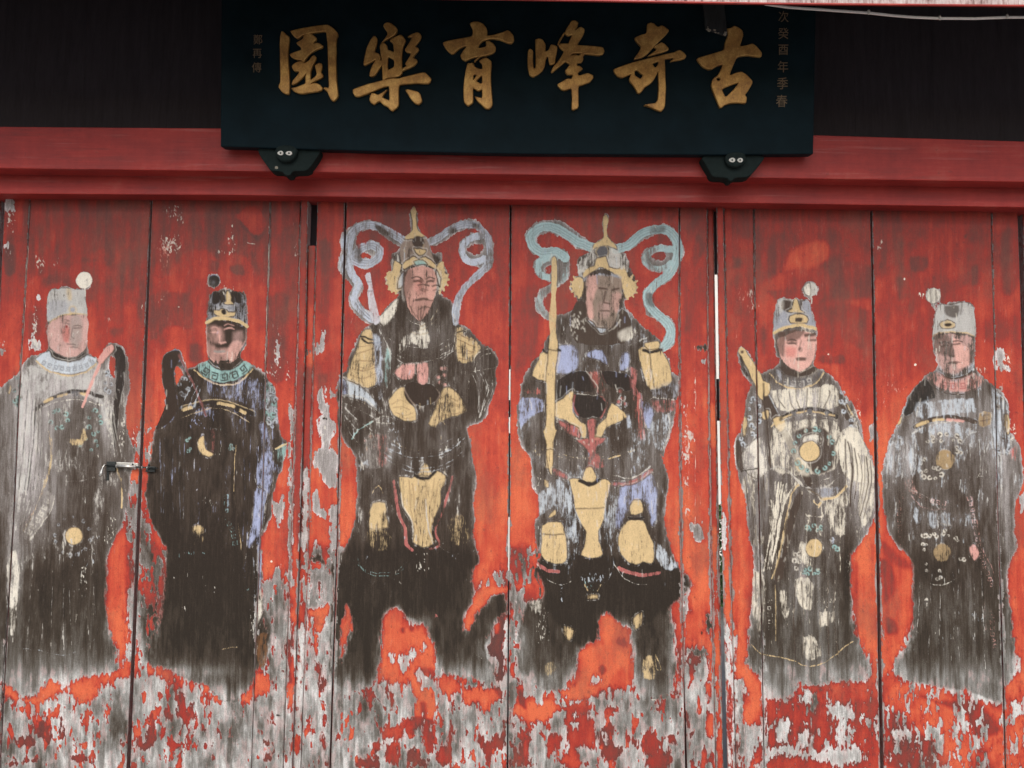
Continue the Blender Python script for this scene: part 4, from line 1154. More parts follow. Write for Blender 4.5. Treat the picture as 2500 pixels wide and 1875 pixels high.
L x brown .5 3 : 655,560 640,680 580,745
A x rosy .4 : 430,580 500,580 490,640 430,640
A x wood .85 : 370,722 430,720 530,772 632,720 672,745 602,792 520,802 420,782
A painted_collar slate .5 : 290,765 370,740 420,790 520,806 610,795 680,750 712,770 640,850 540,885 440,880 360,840
K x silver .55 20 : 340,790 400,835 480,850 560,850 630,820
A x bluegrey .6 : 355,740 380,740 410,790 390,830
L x gold .75 4 : 305,772 360,842 450,882 540,887 640,852 712,772
A painted_robe cream .66 : 320,902 480,892 640,872 800,862 820,1022 640,1042 420,1062 360,1032
L x dark .75 14 : 395,1112 500,1062 620,1045 730,1062 805,1102
L x gold .85 4 : 408,1112 520,1066 640,1060 790,1092
L x white .5 2.5 : 400,1130 520,1092 640,1085 790,1115
C x slate .8 : 490,1078,18
C x slate .8 : 605,1060,22
C x slate .8 : 735,1070,18
L x gold .7 4 : 315,1175 345,1140
A painted_robe cream .52 : 320,1202 520,1122 800,1122 830,1302 800,1500 560,1540 330,1500
A x wood .62 : 470,1240 560,1180 720,1190 790,1300 780,1480 640,1530 560,1400
A x white .6 : 560,1250 680,1230 690,1300 560,1300
C painted_medallion gold .95 : 605,1357,75
O x teal .75 : 635,1350,150,160,15
A x wood .8 : 820,900 870,950 985,1182 940,1182 850,1082
O x paleb .85 : 855,985,15,75,5
O x paleb .8 : 930,1150,30,30,4
A x gold .8 : 880,1000 900,1020 940,1100 920,1090
O x paleb .85 : 190,1070,40,110,10
O x paleb .85 : 150,1270,60,50,8
A x gold .72 : 100,1120 130,1092 130,1222 110,1242
A x white .6 : 110,1350 250,1250 290,1500 200,1560 110,1480
A x wood .85 : 50,1272 90,1302 110,1500 90,1520 50,1422
L x wood .9 6 : 250,980 270,1060 290,1200 310,1480
L x dark .9 4 : 100,1510 215,1485
L x white .5 2.5 : 300,1500 370,1470 440,1500 560,1610
L x white .5 2.5 : 860,1490 800,1540 620,1600
L x dark .6 3 : 800,1310 850,1200 930,1190
A painted_sleeve cream .76 : 840,1202 960,1182 1080,1450 1090,1597 900,1562 830,1452
A painted_sleeve cream .60 : | 980,0 1090,0 1077,250 1000,330 970,150
L x gold .65 5 : | 520,10 470,80 430,250 400,420 360,600 320,712
L x cream .5 5 : | 500,0 420,130 370,330 360,420
A x wood .8 : | 560,60 520,200 440,500 400,720 330,720 400,480 440,250 500,90
L x gold .6 4 : | 345,762 350,900 350,1180
L x gold .8 7 : | 690,115 780,110 840,70 882,20
A x gold .92 : | 590,40 640,70 690,108 640,72
A x bluegrey .5 : | 640,30 760,30 850,20 800,80 700,105
L x gold .7 4 : | 630,130 660,160 690,140 670,180
L x cream .5 3 : | 555,180 580,240 700,250 730,200
A painted_robe cream .50 : | 290,132 330,130 350,330 302,350
A x cream .48 : | 180,650 270,742 272,862 250,1100 200,1082 170,930
A x cream .45 : | 730,150 882,100 872,380 800,380 740,250
A x cream .55 : | 540,420 600,540 640,600 600,640 520,560
A x cream .55 : | 490,720 600,700 642,800 620,950 540,930 500,852
A x cream .52 : | 680,970 790,960 782,1042 680,1080
A x cream .55 : | 560,1150 640,1150 702,1290 600,1342 550,1260
A x cream .4 : | 380,800 440,820 440,1000 390,1000
C painted_medallion gold .95 : | 637,485,62,70
O x teal .75 : | 640,335,55,18,6
O x teal .8 : | 615,660,60,20,7
O x lilac .7 : | 770,430,12,12,2
O x teal .7 : | 800,488,14,14,2
O x white .6 : | 510,580,20,60,5
K x white .7 16 : | 308,860 308,990 310,1110
L x gold .7 4 : | 170,1210 240,1282 380,1302 480,1332 580,1372 660,1367 740,1332 820,1272 870,1222 932,1190
Q x cream .5 : 900,2150,40,150,40
Q x cream .5 : 240,2350,60,200,60
Q x cream .5 : 700,2420,90,180,70
Q x cream .5 : 450,2550,50,120,40
L x white .35 2.2 : | 320,1420 400,1410 450,1450
# ---------- figure 6
J wood .62 2.6 8 : 860,1250 880,1450 870,1750 ; 1070,1450 1090,1620 1010,1880
J wood .6 2.6 6 : 110,1540 130,1800 170,2050 ; 290,1540 290,1800 260,2050
J wood .55 2.6 6 : 480,2330 470,2600 480,2900 ; 830,2330 830,2600 860,2900
J wood .55 2.4 5 : 190,2250 200,2500 180,2720 ; 290,2300 280,2500 270,2750
J cream .5 2.2 6 : 330,1600 300,1900 250,2250 ; 450,1600 400,1900 330,2250
J wood .5 2.4 6 : 330,920 340,990 400,1040 ; 800,880 790,960 740,1030
J cream .45 2.0 5 : 560,1880 540,2100 500,2300 ; 860,1780 860,2050 860,2300
L x silver .6 2.4 : 310,1490 370,1470 440,1500 560,1620 720,1630 880,1500
L x brownd .7 2.6 : 440,530 470,520 505,532
L x brownd .7 2.4 : 445,552 475,545 505,554
L x pinkd .6 3 : 560,540 545,590 515,610
fig 6
use K
S : 415,490 425,400 440,300 470,250 520,262 545,235 620,240 680,235 722,270 738,350 742,560 735,680 760,760 830,825 890,870 950,920 990,1010 1000,1200 1050,1270 1090,1400 1100,1597 | 1040,150 1045,350 1050,480 1010,580 985,700 985,830 1010,950 1020,1060 1035,1190 1065,1330 1060,1430 980,1500 950,1659 730,1630 700,1560 640,1560 580,1580 520,1550 420,1520 330,1530 240,1490 150,1450 125,1400 150,1300 230,1200 260,1100 272,950 272,780 265,600 230,540 160,480 90,370 65,270 50,100 | 40,1520 50,1420 90,1310 130,1200 180,1110 200,1030 240,940 300,860 360,800 440,740 460,700 425,620
T .26 3 : 415,490 440,300 520,255 680,235 738,350 735,680 890,870 1000,1200 1100,1597 | 1050,480 985,700 1020,1060 1065,1330 980,1500 950,1659 700,1560 420,1520 150,1450 230,1200 272,780 265,600 90,370 50,100 | 40,1520 90,1310 240,940 460,700 425,620
G .05 : 350,1030,90,120
G .52 : 1000,1700,60,900
G .55 : 950,1650,70,500
G .40 : 850,1400,60,300
G .62 : 230,3020,90,80
G .52 : 640,3040,280,80
G .60 : 980,2950,80,120
G .10 : 450,2300,180,200
G .62 : 720,1290,60,110
S : 362,190 380,140 425,128 470,145 487,190 470,235 440,262 450,300 430,280 395,245
G .62 : 560,1030,260,110
G .56 : 560,1230,260,100
G .62 : 190,1400,140,190
G .66 : 940,1150,100,300
G .44 : 760,1450,90,240
G .40 : 420,1850,130,120
G .36 : 620,2500,200,250
G .42 : 380,2480,80,160
G .64 : 560,1120,260,130
G .66 : 180,1420,110,190
G .66 : 950,1350,80,420
W paleb -.10 : 0,0
C painted_pompom white .72 : 425,190,60
L x wood .5 4 : 400,150 405,240
L x wood .4 5 : 445,150 445,235
L x silver .6 4 : 425,255 440,300
A painted_hat hatw .86 : 418,482 428,400 463,265 520,262 620,247 680,240 720,272 737,350 740,492 660,467 560,462 470,467
A x wood .70 : 510,270 620,262 610,340 570,352 520,332
L x wood .4 4 : 640,250 630,330
A x gold .75 : 470,402 530,370 592,402 570,432 490,432
C x brownd .95 : 535,408,30,15
L x gold .62 4 : 420,492 480,467 580,462 680,472 737,497
A painted_face pinkd .50 : 425,492 560,472 735,502 735,640 692,720 590,782 500,762 450,682
A x brown .34 : 425,492 520,482 562,560 582,640 540,642 470,622 430,602
A x pink .78 : 570,512 620,522 640,560 690,582 692,700 610,742 590,652
L x brown .6 5 : 575,555 622,550
L x brown .5 4 : 480,570 530,565
L x brown .5 4 : 555,560 545,640 575,645
L x brown .5 5 : 540,700 600,695
A x brown .5 : 695,610 725,600 720,700 690,690
A x wood .85 : 460,750 520,792 590,802 680,772 710,742 722,782 640,812 560,822 490,802
A painted_collar rosew .46 : 370,802 450,762 520,812 590,827 700,792 740,772 832,832 760,882 660,912 560,912 460,882
K x rose .5 20 : 470,850 560,870 660,865 740,830
L x wood .7 4 : 400,860 480,910 580,930 680,925 780,880
A painted_robe darkk .82 : 250,932 360,812 420,882 440,962 330,1002 260,1082 200,1082
A x paleb .50 : 300,1002 560,962 720,962 732,1062 560,1082 340,1122
A x paleb .44 : 270,1222 400,1162 560,1142 702,1192 640,1262 450,1222
L x white .5 2.5 : 330,960 310,1030 300,1100
A painted_sleeve paleb .66 : 860,880 920,922 980,1022 1002,1232 990,1362 900,1362 870,1202 870,1000
A x gold .88 : 958,1080 985,1080 1002,1182 987,1232 960,1162
A x gold .85 : 150,1160 185,1100 195,1085 178,1150
L x wood .85 13 : 290,1172 400,1122 520,1100 640,1112 740,1140
L x gold .92 8 : 310,1162 382,1136
L x gold .8 7 : 430,1125 500,1116
L x rosew .8 7 : 530,1120 650,1132
L x white .5 2.5 : 270,1222 400,1160 540,1135 680,1160
A x tan2 .75 : 765,1072 850,1060 852,1162 770,1170
L x brown .6 3 : 780,1090 840,1085
L x brown .6 3 : 800,1070 805,1160
L x brown .6 3 : 780,1130 845,1120
C painted_medallion tan2 .70 : 515,1420,78
O x white .6 : 520,1255,95,25,8
O x white .5 : 405,1270,25,25,3
O x white .45 : 350,1480,20,70,6
O x white .5 : 430,1520,60,40,6
O x white .45 : 620,1330,20,50,4
O x paleb .7 : 145,1275,40,40,5
O x paleb .6 : 955,1320,40,60,6
O x silver .5 : 920,960,20,80,4
A painted_sleeve paleb .46 : 90,1322 200,1242 300,1242 332,1500 200,1562 60,1500
L x white .4 2.5 : 720,1560 850,1530
L x white .4 2.5 : 760,1560 790,1490
A x rosy .5 : 1010,1350 1060,1300 1050,1420 1010,1450
A x rosew .42 : 200,1590 270,1560 300,1659 220,1659
K x rosew .65 14 : | 205,40 180,150 170,300 190,470
K x rosew .65 15 : | 275,55 350,105 440,140 530,152
L x rosew .4 3 : | 260,90 330,170 430,200 520,190
L x white .3 2.5 : | 150,120 135,300 150,440
K x rosew .62 15 : | 690,90 725,210 745,340 775,500 820,640 875,780
K x rosew .58 15 : | 865,840 865,950 870,1050 870,1150 890,1240
L x rosew .4 3 : | 720,100 760,300 800,500 870,640 905,770
L x rosew .4 3 : | 810,820 815,950 820,1100
A x rosew .8 : | 700,482 740,462 772,520 740,582 710,540
A x paleb .55 : | 280,170 340,232 322,312 272,262
A x paleb .62 : | 395,222 440,212 450,330 402,322
A x paleb .3 : | 460,240 560,220 560,310 470,320
L x white .3 2.5 : | 460,225 470,300 570,315
C painted_medallion tan2 .62 : | 492,520,68,72
O x white .7 : | 360,440,14,60,5
O x white .7 : | 430,390,30,10,3
O x white .6 : | 525,375,20,20,3
O x white .6 : | 600,420,14,10,2
O x white .6 : | 645,570,14,10,2
O x white .6 : | 378,630,12,30,3
O x white .7 : | 465,690,14,40,3
L x white .6 3 : | 385,740 430,760 500,760 600,715
Q x white .7 : | 375,880,12,60,20
Q x paleb .5 : | 610,960,15,20,8
Q x paleb .5 : | 700,930,15,80,16
Q x paleb .4 : | 775,1000,40,100,40
Q x silver .4 : | 420,1330,50,60,20
Q x white .35 : | 560,1150,250,80,30
J silver .42 2.2 7 : 110,1250 80,1420 70,1590 ; 300,1250 310,1450 260,1640
J silver .36 2.2 7 : 300,2250 280,2600 250,2850 ; 820,2250 840,2600 860,3000
J paleb .46 2.2 6 : 300,1000 310,1060 330,1110 ; 720,980 730,1040 740,1090
J silver .32 2.0 4 : 920,1300 930,1600 940,1900 ; 1040,1400 1050,1650 1030,2000
J silver .30 2.2 5 : 680,1300 700,1550 650,1700 ; 860,1250 850,1550 870,1800
J wood .5 2.4 5 : 930,950 940,1200 930,1330 ; 990,1050 1000,1250 990,1340
L x silver .5 2.4 : 640,1300 690,1230 760,1210
L x silver .4 2.4 : 240,1640 380,1700 480,1800 540,1900
L x brownd .65 3 : 570,535 600,525 640,535
L x brownd .6 3 : 470,545 505,535 540,548
L x brown .6 2.4 : 560,690 590,684 625,690
fig 0
# ---------- other wear on the doors
use a
B .75 : 70,30 210,20 215,200 70,190
Q x white .55 : 140,320,80,200,60
B .72 : 55,680 110,650 130,720 60,720
Q x white .6 : 570,950,60,120,40
Q x white .5 : 800,930,60,60,20
Q x silver .4 : 140,800,60,100,30
L x white .8 2.6 : 425,90 420,210
L x white .85 2.6 : 400,560 395,800 370,1281
L x dark .7 2.2 : 432,90 405,560 385,900
use A
B .78 : 245,335 265,335 262,360 248,360
Q x silver .8 : 235,520,18,120,70
Q x silver .7 : 235,660,28,40,50
B .72 : 195,690 215,600 240,640 275,650 270,700
Q x silver .6 : 20,660,20,60,30
B .6 : 0,690 30,690 30,740 0,740
L x white .8 3 : 185,0 170,330 150,640 140,800
L x dark .9 4 : 142,800 120,1150 97,1659
L x dark .9 4 : 97,1659 60,2300 20,2900 10,3300
Q x white .5 : 730,490,30,20,14
Q x white .5 : 945,420,20,40,12
Q x white .5 : 910,1290,30,60,40
Q x white .5 : 955,1000,6,120,20
use c
Q x white .6 : 290,180,150,100,70
Q x white .6 : 420,330,40,70,20
Q x white .65 : 260,690,170,130,150
Q x pinkw .5 : 150,860,130,200,140
Q x white .7 : 1160,610,70,90,24
Q x white .7 : 1020,790,90,40,16
Q x white .7 : 1170,770,50,50,12
C x white .9 : 1175,435,11,22
L x white .6 3 : 1390,670 1440,685 1520,690
Q x white .5 : 2110,750,30,180,24
L x white .85 2.8 : 1730,80 1740,180 1725,330 1715,460
L x white .9 3 : 1715,730 1705,1000 1695,1315
L x dark .7 2 : 1722,460 1712,730
use C
L x white .85 2.8 : 878,0 860,500 850,880
L x dark .8 2.2 : 850,880 845,1160 835,1659
L x dark .7 2.2 : 830,1659 800,2400 770,3200
Q x silver .6 : 930,700,30,120,50
Q x silver .6 : 940,560,20,60,14
B .6 : 920,640 945,660 940,790 920,780
Q x silver .7 : 900,850,40,60,30
Q x silver .7 : 1000,850,10,80,14
B .6 : 1000,1360 1010,1659 1020,1659 1030,1300
B .62 : | 895,60 940,90 980,30 960,250 930,200 900,120
C x white .9 : | 893,472,10
Q x white .5 : | 955,490,6,40,8
Q x white .6 : 150,350,30,30,14
Q x white .7 : 590,280,50,40,24
C x white .9 : 268,415,6
use W
I .97 : 35,80 90,120 150,165 230,165 260,110 330,50 385,90 370,130 300,190 200,200 110,180 40,140
I .95 : 500,110 560,60 600,70 640,90 630,140 590,180 500,200
I .5 : 1140,160 1180,150 1200,270 1190,310 1140,280
I .4 : 1040,230 1110,270 1100,310 1050,290
I .4 : 1210,250 1235,190 1250,290 1225,300
I .35 : 960,330 990,220 995,400 1005,440 950,510 870,470 890,400 930,440
I .35 : 95,430 180,420 230,450 180,480 110,460
I .3 : 245,320 265,330 265,420 245,420
I .3 : 285,270 310,350 320,440 290,440
I .3 : 385,330 405,290 415,420 385,430
I .35 : 465,540 520,530 580,560 560,590 480,570
I .4 : 40,590 150,570 240,560 240,575 100,600
I .97 : 1350,150 1430,185 1400,212
I .97 : 1560,182 1612,118 1606,212
I .97 : 1650,30 1740,15 1738,120 1690,162 1642,140
Q x rosy .6 : 1710,500,35,70,60
I .3 : 1690,440 1730,440 1740,470 1700,470
I .3 : 1730,500 1745,500 1740,570 1700,570
I .6 : 1750,260 1762,260 1765,330 1752,330
C x dark .7 : 1790,280,18,9
C x slate .5 : 1440,530,6,30
use X
B .72 : 960,225 1020,200 1100,210 1120,290 1040,322 970,290
B .72 : 620,330 690,310 695,440 640,460
B .70 : 540,490 770,480 780,510 1000,490 1170,490 1170,560 1010,610 900,560 780,550 640,530 560,570
B .72 : 1010,320 1050,330 1062,480 1000,480
B .74 : 770,180 800,130 830,110 850,170 800,200
B .74 : 760,420 820,340 850,400 830,480 780,470
B .74 : 950,130 968,130 965,180 950,180
B .76 : 1370,380 1410,350 1480,370 1470,400 1410,440
B .76 : 1890,430 1930,430 1940,510 1900,510
B .74 : 1800,340 1860,340 1860,390 1800,390
B .74 : 1345,180 1365,180 1365,210 1345,215
B .74 : 2140,210 2180,200 2200,270 2160,270
B .72 : 365,170 420,180 420,230 370,230
B .70 : 520,0 545,0 550,619 530,619 530,300
B .66 : 420,350 490,340 500,500 430,600
I .95 : 360,20 460,20 520,90 510,180 530,330 410,330 400,230 440,150
R .12 8 : 1560,160 1680,200 1900,180 2060,380 1900,420 1850,280 1700,220
R .15 8 : 1330,380 1620,420 1640,600 1330,619
R .35 12 : 560,190 1290,140 1290,619 540,619
R .55 6 : 760,90 1280,60 1290,160 900,200
use M
B .66 : 390,10 412,30 400,120 398,175 345,195 330,140 370,110
B .62 : 355,480 380,470 408,445 412,555 442,580 440,640 480,700 497,770 460,822 450,900 502,920 500,1200 480,1180 430,1210 400,1140 360,1070 340,1050 335,930 380,900 370,800 360,700 390,650 360,600
B .7 : 370,700 450,690 490,770 440,850 380,800
B .62 : 345,1210 372,1270 382,1350 430,1372 420,1432 340,1402 312,1370 325,1280
B .64 : 430,1360 500,1340 496,1659 442,1659 450,1450
B .55 : 455,470 475,440 480,510 460,520
C x dark .8 : 402,680,12
C x dark .8 : 422,685,9
Q x white .5 : 400,850,50,200,30
B .05 : | 290,80 340,60 390,70 402,125 350,115 290,110
L x white .6 2.4 : | 290,115 350,120 400,132
B .45 : | 300,200 355,230 365,400 300,460
B .6 : | 430,200 480,240 480,420 400,420 400,300
I .97 : | 290,490 340,470 430,435 435,490 390,600 360,650 352,800 332,790 340,650 325,520 302,522 285,650 270,800 262,950 250,920 262,800 270,600
I .4 : | 350,860 385,910 380,960 430,1040 380,1070 370,960
I .6 : | 255,970 272,980 270,1070 260,1060
I .5 : | 395,1400 412,1450 408,1520 385,1470
I .5 : | 405,1260 418,1270 410,1340 395,1340
B .05 : 265,158 300,158 298,180 270,190
R .75 5 : 250,190 325,190 325,290 250,280
L x white .4 2.4 : 545,40 540,400 520,800
B .5 : 145,560 180,660 165,900 160,1659 128,1659 150,900
I .9 : | 130,500 180,490 185,560 150,640 140,560
I .9 : | 120,1050 165,1030 165,1180 125,1240
R .25 6 : | 135,560 180,600 150,1000 125,900
B .8 : | 215,620 260,600 235,1000 215,1180 180,1180 190,900
B .75 : 238,1220 255,1050 290,1050 285,1300 260,1659 230,1659
use Q
B .08 : 150,150 165,140 235,138 236,175 190,172
B .66 : 185,236 235,240 230,266 185,262
Q x white .6 : 140,350,4,250,26
Q x silver .6 : 75,650,30,200,50
Q x silver .8 : 100,800,50,60,70
Q x silver .7 : 80,950,40,80,70
Q x silver .6 : 70,1150,25,60,40
Q x silver .6 : 80,1370,20,40,26
L x white .5 2.4 : 145,260 150,900 145,1500
L x white .4 2.4 : 90,400 100,1300
B .5 : 110,1480 190,1460 210,1590 160,1600 120,1560
B .05 : | 240,500 265,500 265,545 238,540
B .05 : | 215,570 270,560 270,610 228,615
B .05 : | 250,630 272,635 270,665 255,660
B .15 : | 80,775 130,765 200,772 262,795 262,820 180,815 90,792
C x dark .8 : | 193,645,9,16
Q x dark .5 : | 85,100,14,40,8
Q x dark .5 : | 140,380,12,70,12
B .6 : | 70,300 100,340 95,480 60,470
I .9 : | 245,830 272,830 270,1120 215,1150 240,1000
I .9 : | 165,1130 185,1130 180,1240 165,1230
I .4 : | 100,1320 135,1380 110,1420
I .9 : | 240,1280 290,1270 295,1430 245,1420
I .8 : | 190,1560 225,1550 210,1659 180,1659
I .92 : | 430,500 530,700 510,870 450,860 435,700
I .95 : | 450,900 520,880 610,1000 614,1200 530,1110 500,1030
B .62 : | 440,1000 490,1010 530,1090 490,1200 470,1420 450,1100
B .7 : | 430,560 445,560 440,740 430,740
B .8 : | 365,600 410,640 440,900 440,1200 430,1500 400,1659 385,1300 375,900
I .6 : | 400,1040 420,1060 430,1300 410,1500 405,1250
Q x rosy .7 : | 415,1300,20,300,60
B .75 : 350,1380 380,1400 370,1659 352,1659
R .35 6 : 240,0 292,0 300,580 250,600
R .30 6 : 250,880 305,880 318,1480 260,1490
R .85 6 : 245,600 300,590 300,880 250,870
R .9 6 : 262,1500 318,1500 320,1659 266,1659
R .35 6 : | 268,240 335,240 340,600 280,600
R .62 6 : 320,0 375,0 400,900 390,1300 345,1300
use k
C x white .95 : 510,1170,18
Q x white .7 : 190,620,16,110,10
Q x white .4 : 140,700,40,60,30
Q x white .8 : 755,1370,40,40,10
C x white .9 : 1318,697,8
L x white .8 2.4 : 1752,590 1758,640
L x white .9 2.8 : 1758,820 1765,960
L x white .9 2.8 : 1765,1030 1772,1220
L x dark .7 2.2 : 1752,640 1760,820
L x dark .7 2.2 : 1770,1220 1785,1630
L x white .7 2.4 : 1772,1250 1788,1630
use i
L x dark .9 3 : 470,120 475,900 490,1630
L x white .6 2.4 : 480,600 485,760
L x white .8 2.6 : 490,1230 495,1580
Q x white .6 : 430,1380,25,110,20
Q x pinkw .5 : 350,1420,120,120,40
Q x white .5 : 540,1530,20,60,10
Q x white .5 : 1010,1085,8,30,4
use K
B .72 : 900,580 940,590 970,650 930,720 900,690
B .72 : 870,650 900,640 900,740 880,720
B .7 : 920,700 980,710 990,750 940,750
Q x white .7 : 960,680,40,80,40
Q x white .7 : 760,740,50,60,30
L x white .7 2.6 : 868,0 880,400 890,640 895,860
L x dark .95 4 : 893,860 910,1659
L x dark .95 4 : 910,1659 930,2500 955,3256
C x white .9 : 290,708,11
Q x pinkw .5 : 120,860,80,130,60
Q x white .5 : 60,980,14,60,8
Q x white .5 : 800,520,30,20,5
Q x white .7 : 1030,1200,40,60,30
B .6 : | 1090,60 1106,60 1106,220 1080,200 1070,120
R .15 8 : | 30,560 120,620 140,800 60,900 40,760
R .12 6 : | 70,1010 150,1040 160,1120 80,1120
R .2 8 : | 40,440 200,560 260,600 250,640 100,600
B .62 : | 190,1230 240,1140 240,1200 210,1260
use I
Q x white .6 : 170,250,24,160,40
L x dark .95 3.4 : 190,0 210,900 222,1659
L x dark .9 3.2 : 222,1597 235,2200 255,2950
Q x pinkw .4 : 60,300,40,200,30
Q x white .6 : 960,1080,40,120,60
B .6 : 1040,1180 1085,1150 1090,1260 1050,1280
C x white .8 : 742,630,9
L x dark .7 2.4 : 830,368 862,362
R .7 8 : | 20,120 120,160 150,420 180,600 150,900 40,1100 20,500
R .45 6 : | 140,480 180,520 170,900 140,1000
R .55 6 : | 940,640 980,640 980,1000 950,1000
use N
L x dark .35 2.2 : 1003,1480 1003,1875
L x dark .30 2.2 : 1125,1480 1124,1875
L x dark .35 2.2 : 920,1700 916,1875
L x dark .30 2.2 : 1462,1640 1460,1875
L x dark .30 2.2 : 985,900 984,1400
L x dark .30 2.2 : 1110,900 1108,1400
L x dark .25 2.2 : 1040,700 1040,1200
L x dark .30 2.2 : 1480,800 1482,1300
L x dark .30 2.2 : 1350,1200 1352,1700
L x dark .30 2.2 : 520,1500 515,1875
L x dark .25 2.2 : 150,1300 140,1875
L x dark .30 2.2 : 1935,1200 1950,1875
L x dark .25 2.2 : 2300,1200 2310,1875
'''
run(PAINT)
hr = 3.2+14*sm(1450, 1700, GY)
tone += np.where(bare > -2, (.58-.30*sm(1480, 1680, GY))*np.exp(-np.maximum(bare, 0)/hr)*(.4+.9*patch), 0)*(.75+.25*sm(1300, 1600, GY))
tone -= np.where(pid > 0, .11*sm(1180, 1420, GY)*(1-sm(1560, 1680, GY)), 0)
low = sm(1560, 1780, GY); tone += np.where(pid > 0, low*(.14+.26*(drip-.35)), 0)
tone += (patch-.5)*.10+(drip-.5)*.08
SCR = {1: (220, ['silver', 'white', 'silver', 'hatw']), 2: (90, ['white', 'periw', 'silver']), 3: (190, ['silver', 'paleb', 'gold2', 'silver']), 4: (260, ['paleb', 'silver', 'white', 'periw']), 5: (200, ['cream', 'cream', 'silver']), 6: (220, ['paleb', 'silver', 'white'])}
rs_ = random.Random(23); Pen.fig = 0
for f_, (n_s, cols) in SCR.items():
    yy, xx = np.nonzero((pid//1000 == f_) & (patch > .45) & (GY < (1420 if f_ in (2, 3, 4) else 1580))); bx0 = xx.min(); 
    for k in range(n_s):
        i_ = rs_.randrange(len(yy)); x_, y_ = gx[xx[i_]], gy[yy[i_]]
        if y_ < 790 and SHAPES[pid[yy[i_], xx[i_]] % 1000] in ('painted_face', 'painted_pompom'): continue
        line('x', rs_.choice(cols), rs_.uniform(.3, .7), rs_.uniform(1.1, 1.9), [(x_, y_), (x_+rs_.gauss(0, 1.6), y_+rs_.uniform(3, 26)*(.4+rs_.random()))], .4, True)
# fine scratches and rubbed spots over the red
rs_ = random.Random(17); Pen.fig = 0
for k in range(150):
    cx_, cy_ = rs_.uniform(0, 2500), rs_.uniform(500, 1700); nn_ = rs_.randint(2, 9)
    for j in range(nn_):
        x_ = cx_+rs_.gauss(0, 16); y_ = cy_+rs_.gauss(0, 34); i_, j_ = int((x_-X0)/ST), int((y_-Y0)/ST)
        if 0 <= i_ < NX and 0 <= j_ < NY and bare[j_, i_] < -4: line('x', rs_.choice(['pinkw', 'silver', 'pinkd']), rs_.uniform(.2, .5), rs_.uniform(1.4, 2.4), [(x_, y_), (x_+rs_.gauss(0, 3), y_+rs_.uniform(4, 26))], .3, True)
rt -= .38*np.exp(-np.maximum(-bare, 0)/5.)*sm(1100, 1450, GY)
FLD = np.stack([bare, np.clip(tone, 0, 1.1), np.clip(rt, 0, 1.1), cool], -1).astype(np.float32)
ART = np.concatenate([art, cov[..., None]], -1).astype(np.float32)
def sample(F, px, py):
    u = np.clip((px-X0)/ST, 0, NX-1.001); v = np.clip((py-Y0)/ST, 0, NY-1.001); i = u.astype(int); j = v.astype(int); a = (u-i)[:, None]; b = (v-j)[:, None]
    return (F[j, i]*(1-a)+F[j, i+1]*a)*(1-b)+(F[j+1, i]*(1-a)+F[j+1, i+1]*a)*b

# ------------------------------------------------------------------ planks: real boards whose front carries the painting
FIGURE_LABEL = {1: 'pale grey official with white pompom hat and fly whisk, painted on the far left leaf', 2: 'dark robed official with teal key pattern collar and gold hat band',
    3: 'armoured guardian with lilac ribbons, clasped hands and bare brown robe', 4: 'armoured guardian with light teal ribbons holding a long gold sword upright',
    5: 'cream robed official carrying a gold hilted sword on his shoulder', 6: 'grey robed official with rose collar and white pompom at the left of his hat'}
def attrs(m, f, a):
    for nm, d in (('fld', f), ('art', a)):
        at_ = m.attributes.new(nm, 'FLOAT_COLOR', 'POINT'); at_.data.foreach_set('color', d.astype(np.float32).ravel())
def quadmesh(name, v, q, f, a):
    u, inv = np.unique(q, return_inverse=True); inv = inv.reshape(-1, 4); n = len(u)
    m = bpy.data.meshes.new(name); m.vertices.add(n); m.vertices.foreach_set('co', v[u].astype(np.float32).ravel())
    m.loops.add(inv.size); m.loops.foreach_set('vertex_index', inv.ravel().astype(np.int32)); m.polygons.add(len(inv))
    m.polygons.foreach_set('loop_start', np.arange(0, inv.size, 4, dtype=np.int32)); m.update(calc_edges=True)
    m.polygons.foreach_set('use_smooth', np.ones(len(inv), bool)); attrs(m, f[u], a[u]); m.materials.append(M_PAINT); return m
GS = 1.95
FIGOBJ = {}
